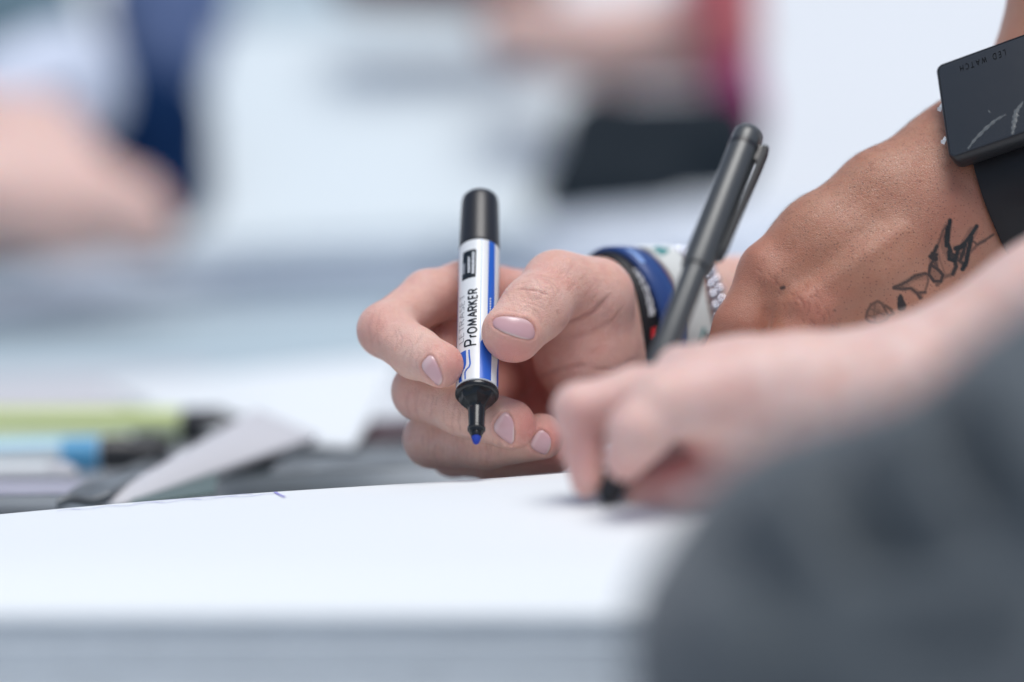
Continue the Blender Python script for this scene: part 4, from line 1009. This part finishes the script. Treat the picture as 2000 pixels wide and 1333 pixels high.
# ================================================================== FAR FIGURES AND BOARDS
M['board_grey'] = mat('blue_grey_board', (0.46, 0.57, 0.62), 0.6, noise=0.22, nscale=6)
M['pad_pale'] = mat('pale_blue_white_pad', (0.68, 0.76, 0.79), 0.7, noise=0.08, nscale=5)
M['board_pale'] = mat('pale_board', (0.64, 0.71, 0.80), 0.7, noise=0.2, nscale=6)
ft = empty('worktable', (0, 2.05, -0.79)); tag(ft, 'pale grey-blue worktable, tilted to catch more light, far behind the marker hand, out of focus', 'table')
patch('tabletop', [at(-500, 800, 1.62), at(2500, 575, 1.76), at(2500, 455, 2.35), at(-500, 560, 2.35)], M['board_grey'], ft, thick=0.012)  # top sloped towards the lens so overhead light brightens the whole band
for sx in (-1.1, 1.1):
    for sy in (1.86, 2.6): box('leg', (sx - .025, sy - .025, -.788), (sx + .025, sy + .025, .029), M['pen_grey'], ft)
thing_patch('cardboard_sheet', [(-300, 612, 2.02), (980, 575, 2.04), (980, 468, 2.5), (-300, 498, 2.5)], M['board_pale'], 'pale flat board lying on the far worktable at left', 'board', thick=0.003)
thing_patch('paper_sheet', [(860, 590, 1.98), (2400, 515, 2.02), (2400, 398, 2.5), (860, 436, 2.5)], M['board_pale'], 'pale lavender-white sheet lying on the far worktable at right', 'paper sheet', thick=0.002)
thing_patch('drawing_pad', [(330, 490, 2.05), (1045, 455, 2.05), (1150, 45, 2.28), (430, 55, 2.28)], M['pad_pale'], 'large white drawing pad leaning upright on the far worktable', 'drawing pad', thick=0.008)
thing_patch('back_board', [(330, 120, 2.6), (1000, 120, 2.6), (1000, -260, 2.7), (330, -260, 2.7)], M['board_grey'], 'blue-grey panel standing behind the white drawing pad', 'panel', thick=0.01)

M['skin_far'] = skin_mat('skin_far', (0.76, 0.53, 0.47), (0.62, 0.30, 0.26), pore=0.1)
M['navy'] = mat('navy_cloth', (0.004, 0.022, 0.075), 0.9, 0.1); M['white_cloth'] = mat('pale_blue_shirt', (0.68, 0.74, 0.86), 0.8)
M['teal_cloth'] = mat('grey_teal_cloth', (0.10, 0.17, 0.21), 0.8); M['magenta'] = mat('magenta_cloth', (0.36, 0.025, 0.14), 0.8); M['red_cloth'] = mat('coral_cloth', (0.66, 0.16, 0.17), 0.8)
M['black_cloth'] = mat('black_cloth', (0.024, 0.031, 0.038), 0.9, 0.1); M['blue_cloth'] = mat('mid_blue_cloth', (0.10, 0.15, 0.30), 0.8)
def soft(name, groups, h, m, parent):
    b = Body(h)
    for g, k in groups: b.add(g, k, k)
    V, Q = b.build(2); return mesh_obj(name, to_world(V), Q, m, parent, attrs={'red': np.zeros(len(V)), 'crease': np.zeros(len(V))})
E = lambda *a: (cm(a[0], a[1], 0, a[2] * 1000), a[3])
p4 = empty('person', Vector(at(100, 300, 2.1))); tag(p4, 'blurred person at far left in pale shirt and navy clothing, arm resting on the worktable', 'person')
soft('arm', [([E(-80, 230, 2.0, 42) + E(60, 300, 1.98, 40), E(60, 300, 1.98, 40) + E(150, 400, 1.95, 36), E(150, 400, 1.95, 36) + E(250, 420, 1.93, 26), E(250, 420, 1.93, 26) + E(300, 450, 1.92, 16), E(-40, 380, 1.95, 42) + E(120, 440, 1.93, 22)], 20)], 5, M['skin_far'], p4)
soft('shirt_sleeve', [([E(20, 190, 2.0, 40) + E(125, 160, 2.02, 38), E(125, 160, 2.02, 38) + E(145, 195, 2.02, 34)], 20)], 6, M['white_cloth'], p4)
soft('trousers', [([E(330, 240, 2.1, 34) + E(300, 400, 2.1, 40), E(240, 240, 2.1, 50) + E(300, 400, 2.1, 45)], 20)], 6, M['navy'], p4)
soft('shirt', [([E(330, 20, 2.38, 60) + E(330, 120, 2.36, 50)], 20)], 8, M['blue_cloth'], p4)
soft('jacket', [([E(20, 0, 2.35, 60) + E(60, 120, 2.3, 60), E(-100, 100, 2.35, 80) + E(-60, 400, 2.3, 80)], 25)], 8, M['teal_cloth'], p4)
p5 = empty('person', Vector(at(1250, 150, 2.1))); tag(p5, 'blurred person in coral and magenta top with black trousers beyond the grey pen', 'person')
soft('arm', [([E(1000, 60, 2.12, 26) + E(1180, 95, 2.1, 32), E(1180, 95, 2.1, 32) + E(1385, 70, 2.1, 42)], 15)], 5, M['skin_far'], p5)
soft('top', [([E(1405, -120, 2.05, 34) + E(1415, 40, 2.05, 24), E(1415, 40, 2.05, 24) + E(1420, 110, 2.05, 20)], 12)], 6, M['red_cloth'], p5)
soft('top_hem', [([E(1428, 120, 2.05, 20) + E(1436, 215, 2.05, 21), E(1436, 215, 2.05, 21) + E(1440, 270, 2.05, 20)], 12)], 6, M['magenta'], p5)
soft('trousers', [([E(1170, 255, 2.02, 26) + E(1410, 250, 2.04, 28), E(1130, 350, 2.0, 22) + E(1400, 320, 2.04, 28), E(1085, 390, 1.99, 12) + E(1170, 255, 2.02, 26), E(1085, 390, 1.99, 12) + E(1300, 372, 2.0, 14)], 16)], 5, M['black_cloth'], p5)
soft('sleeve', [([E(700, -40, 2.2, 24) + E(1040, -20, 2.2, 24)], 10)], 6, mat('brown_cloth', (0.20, 0.12, 0.11), .8), p5)
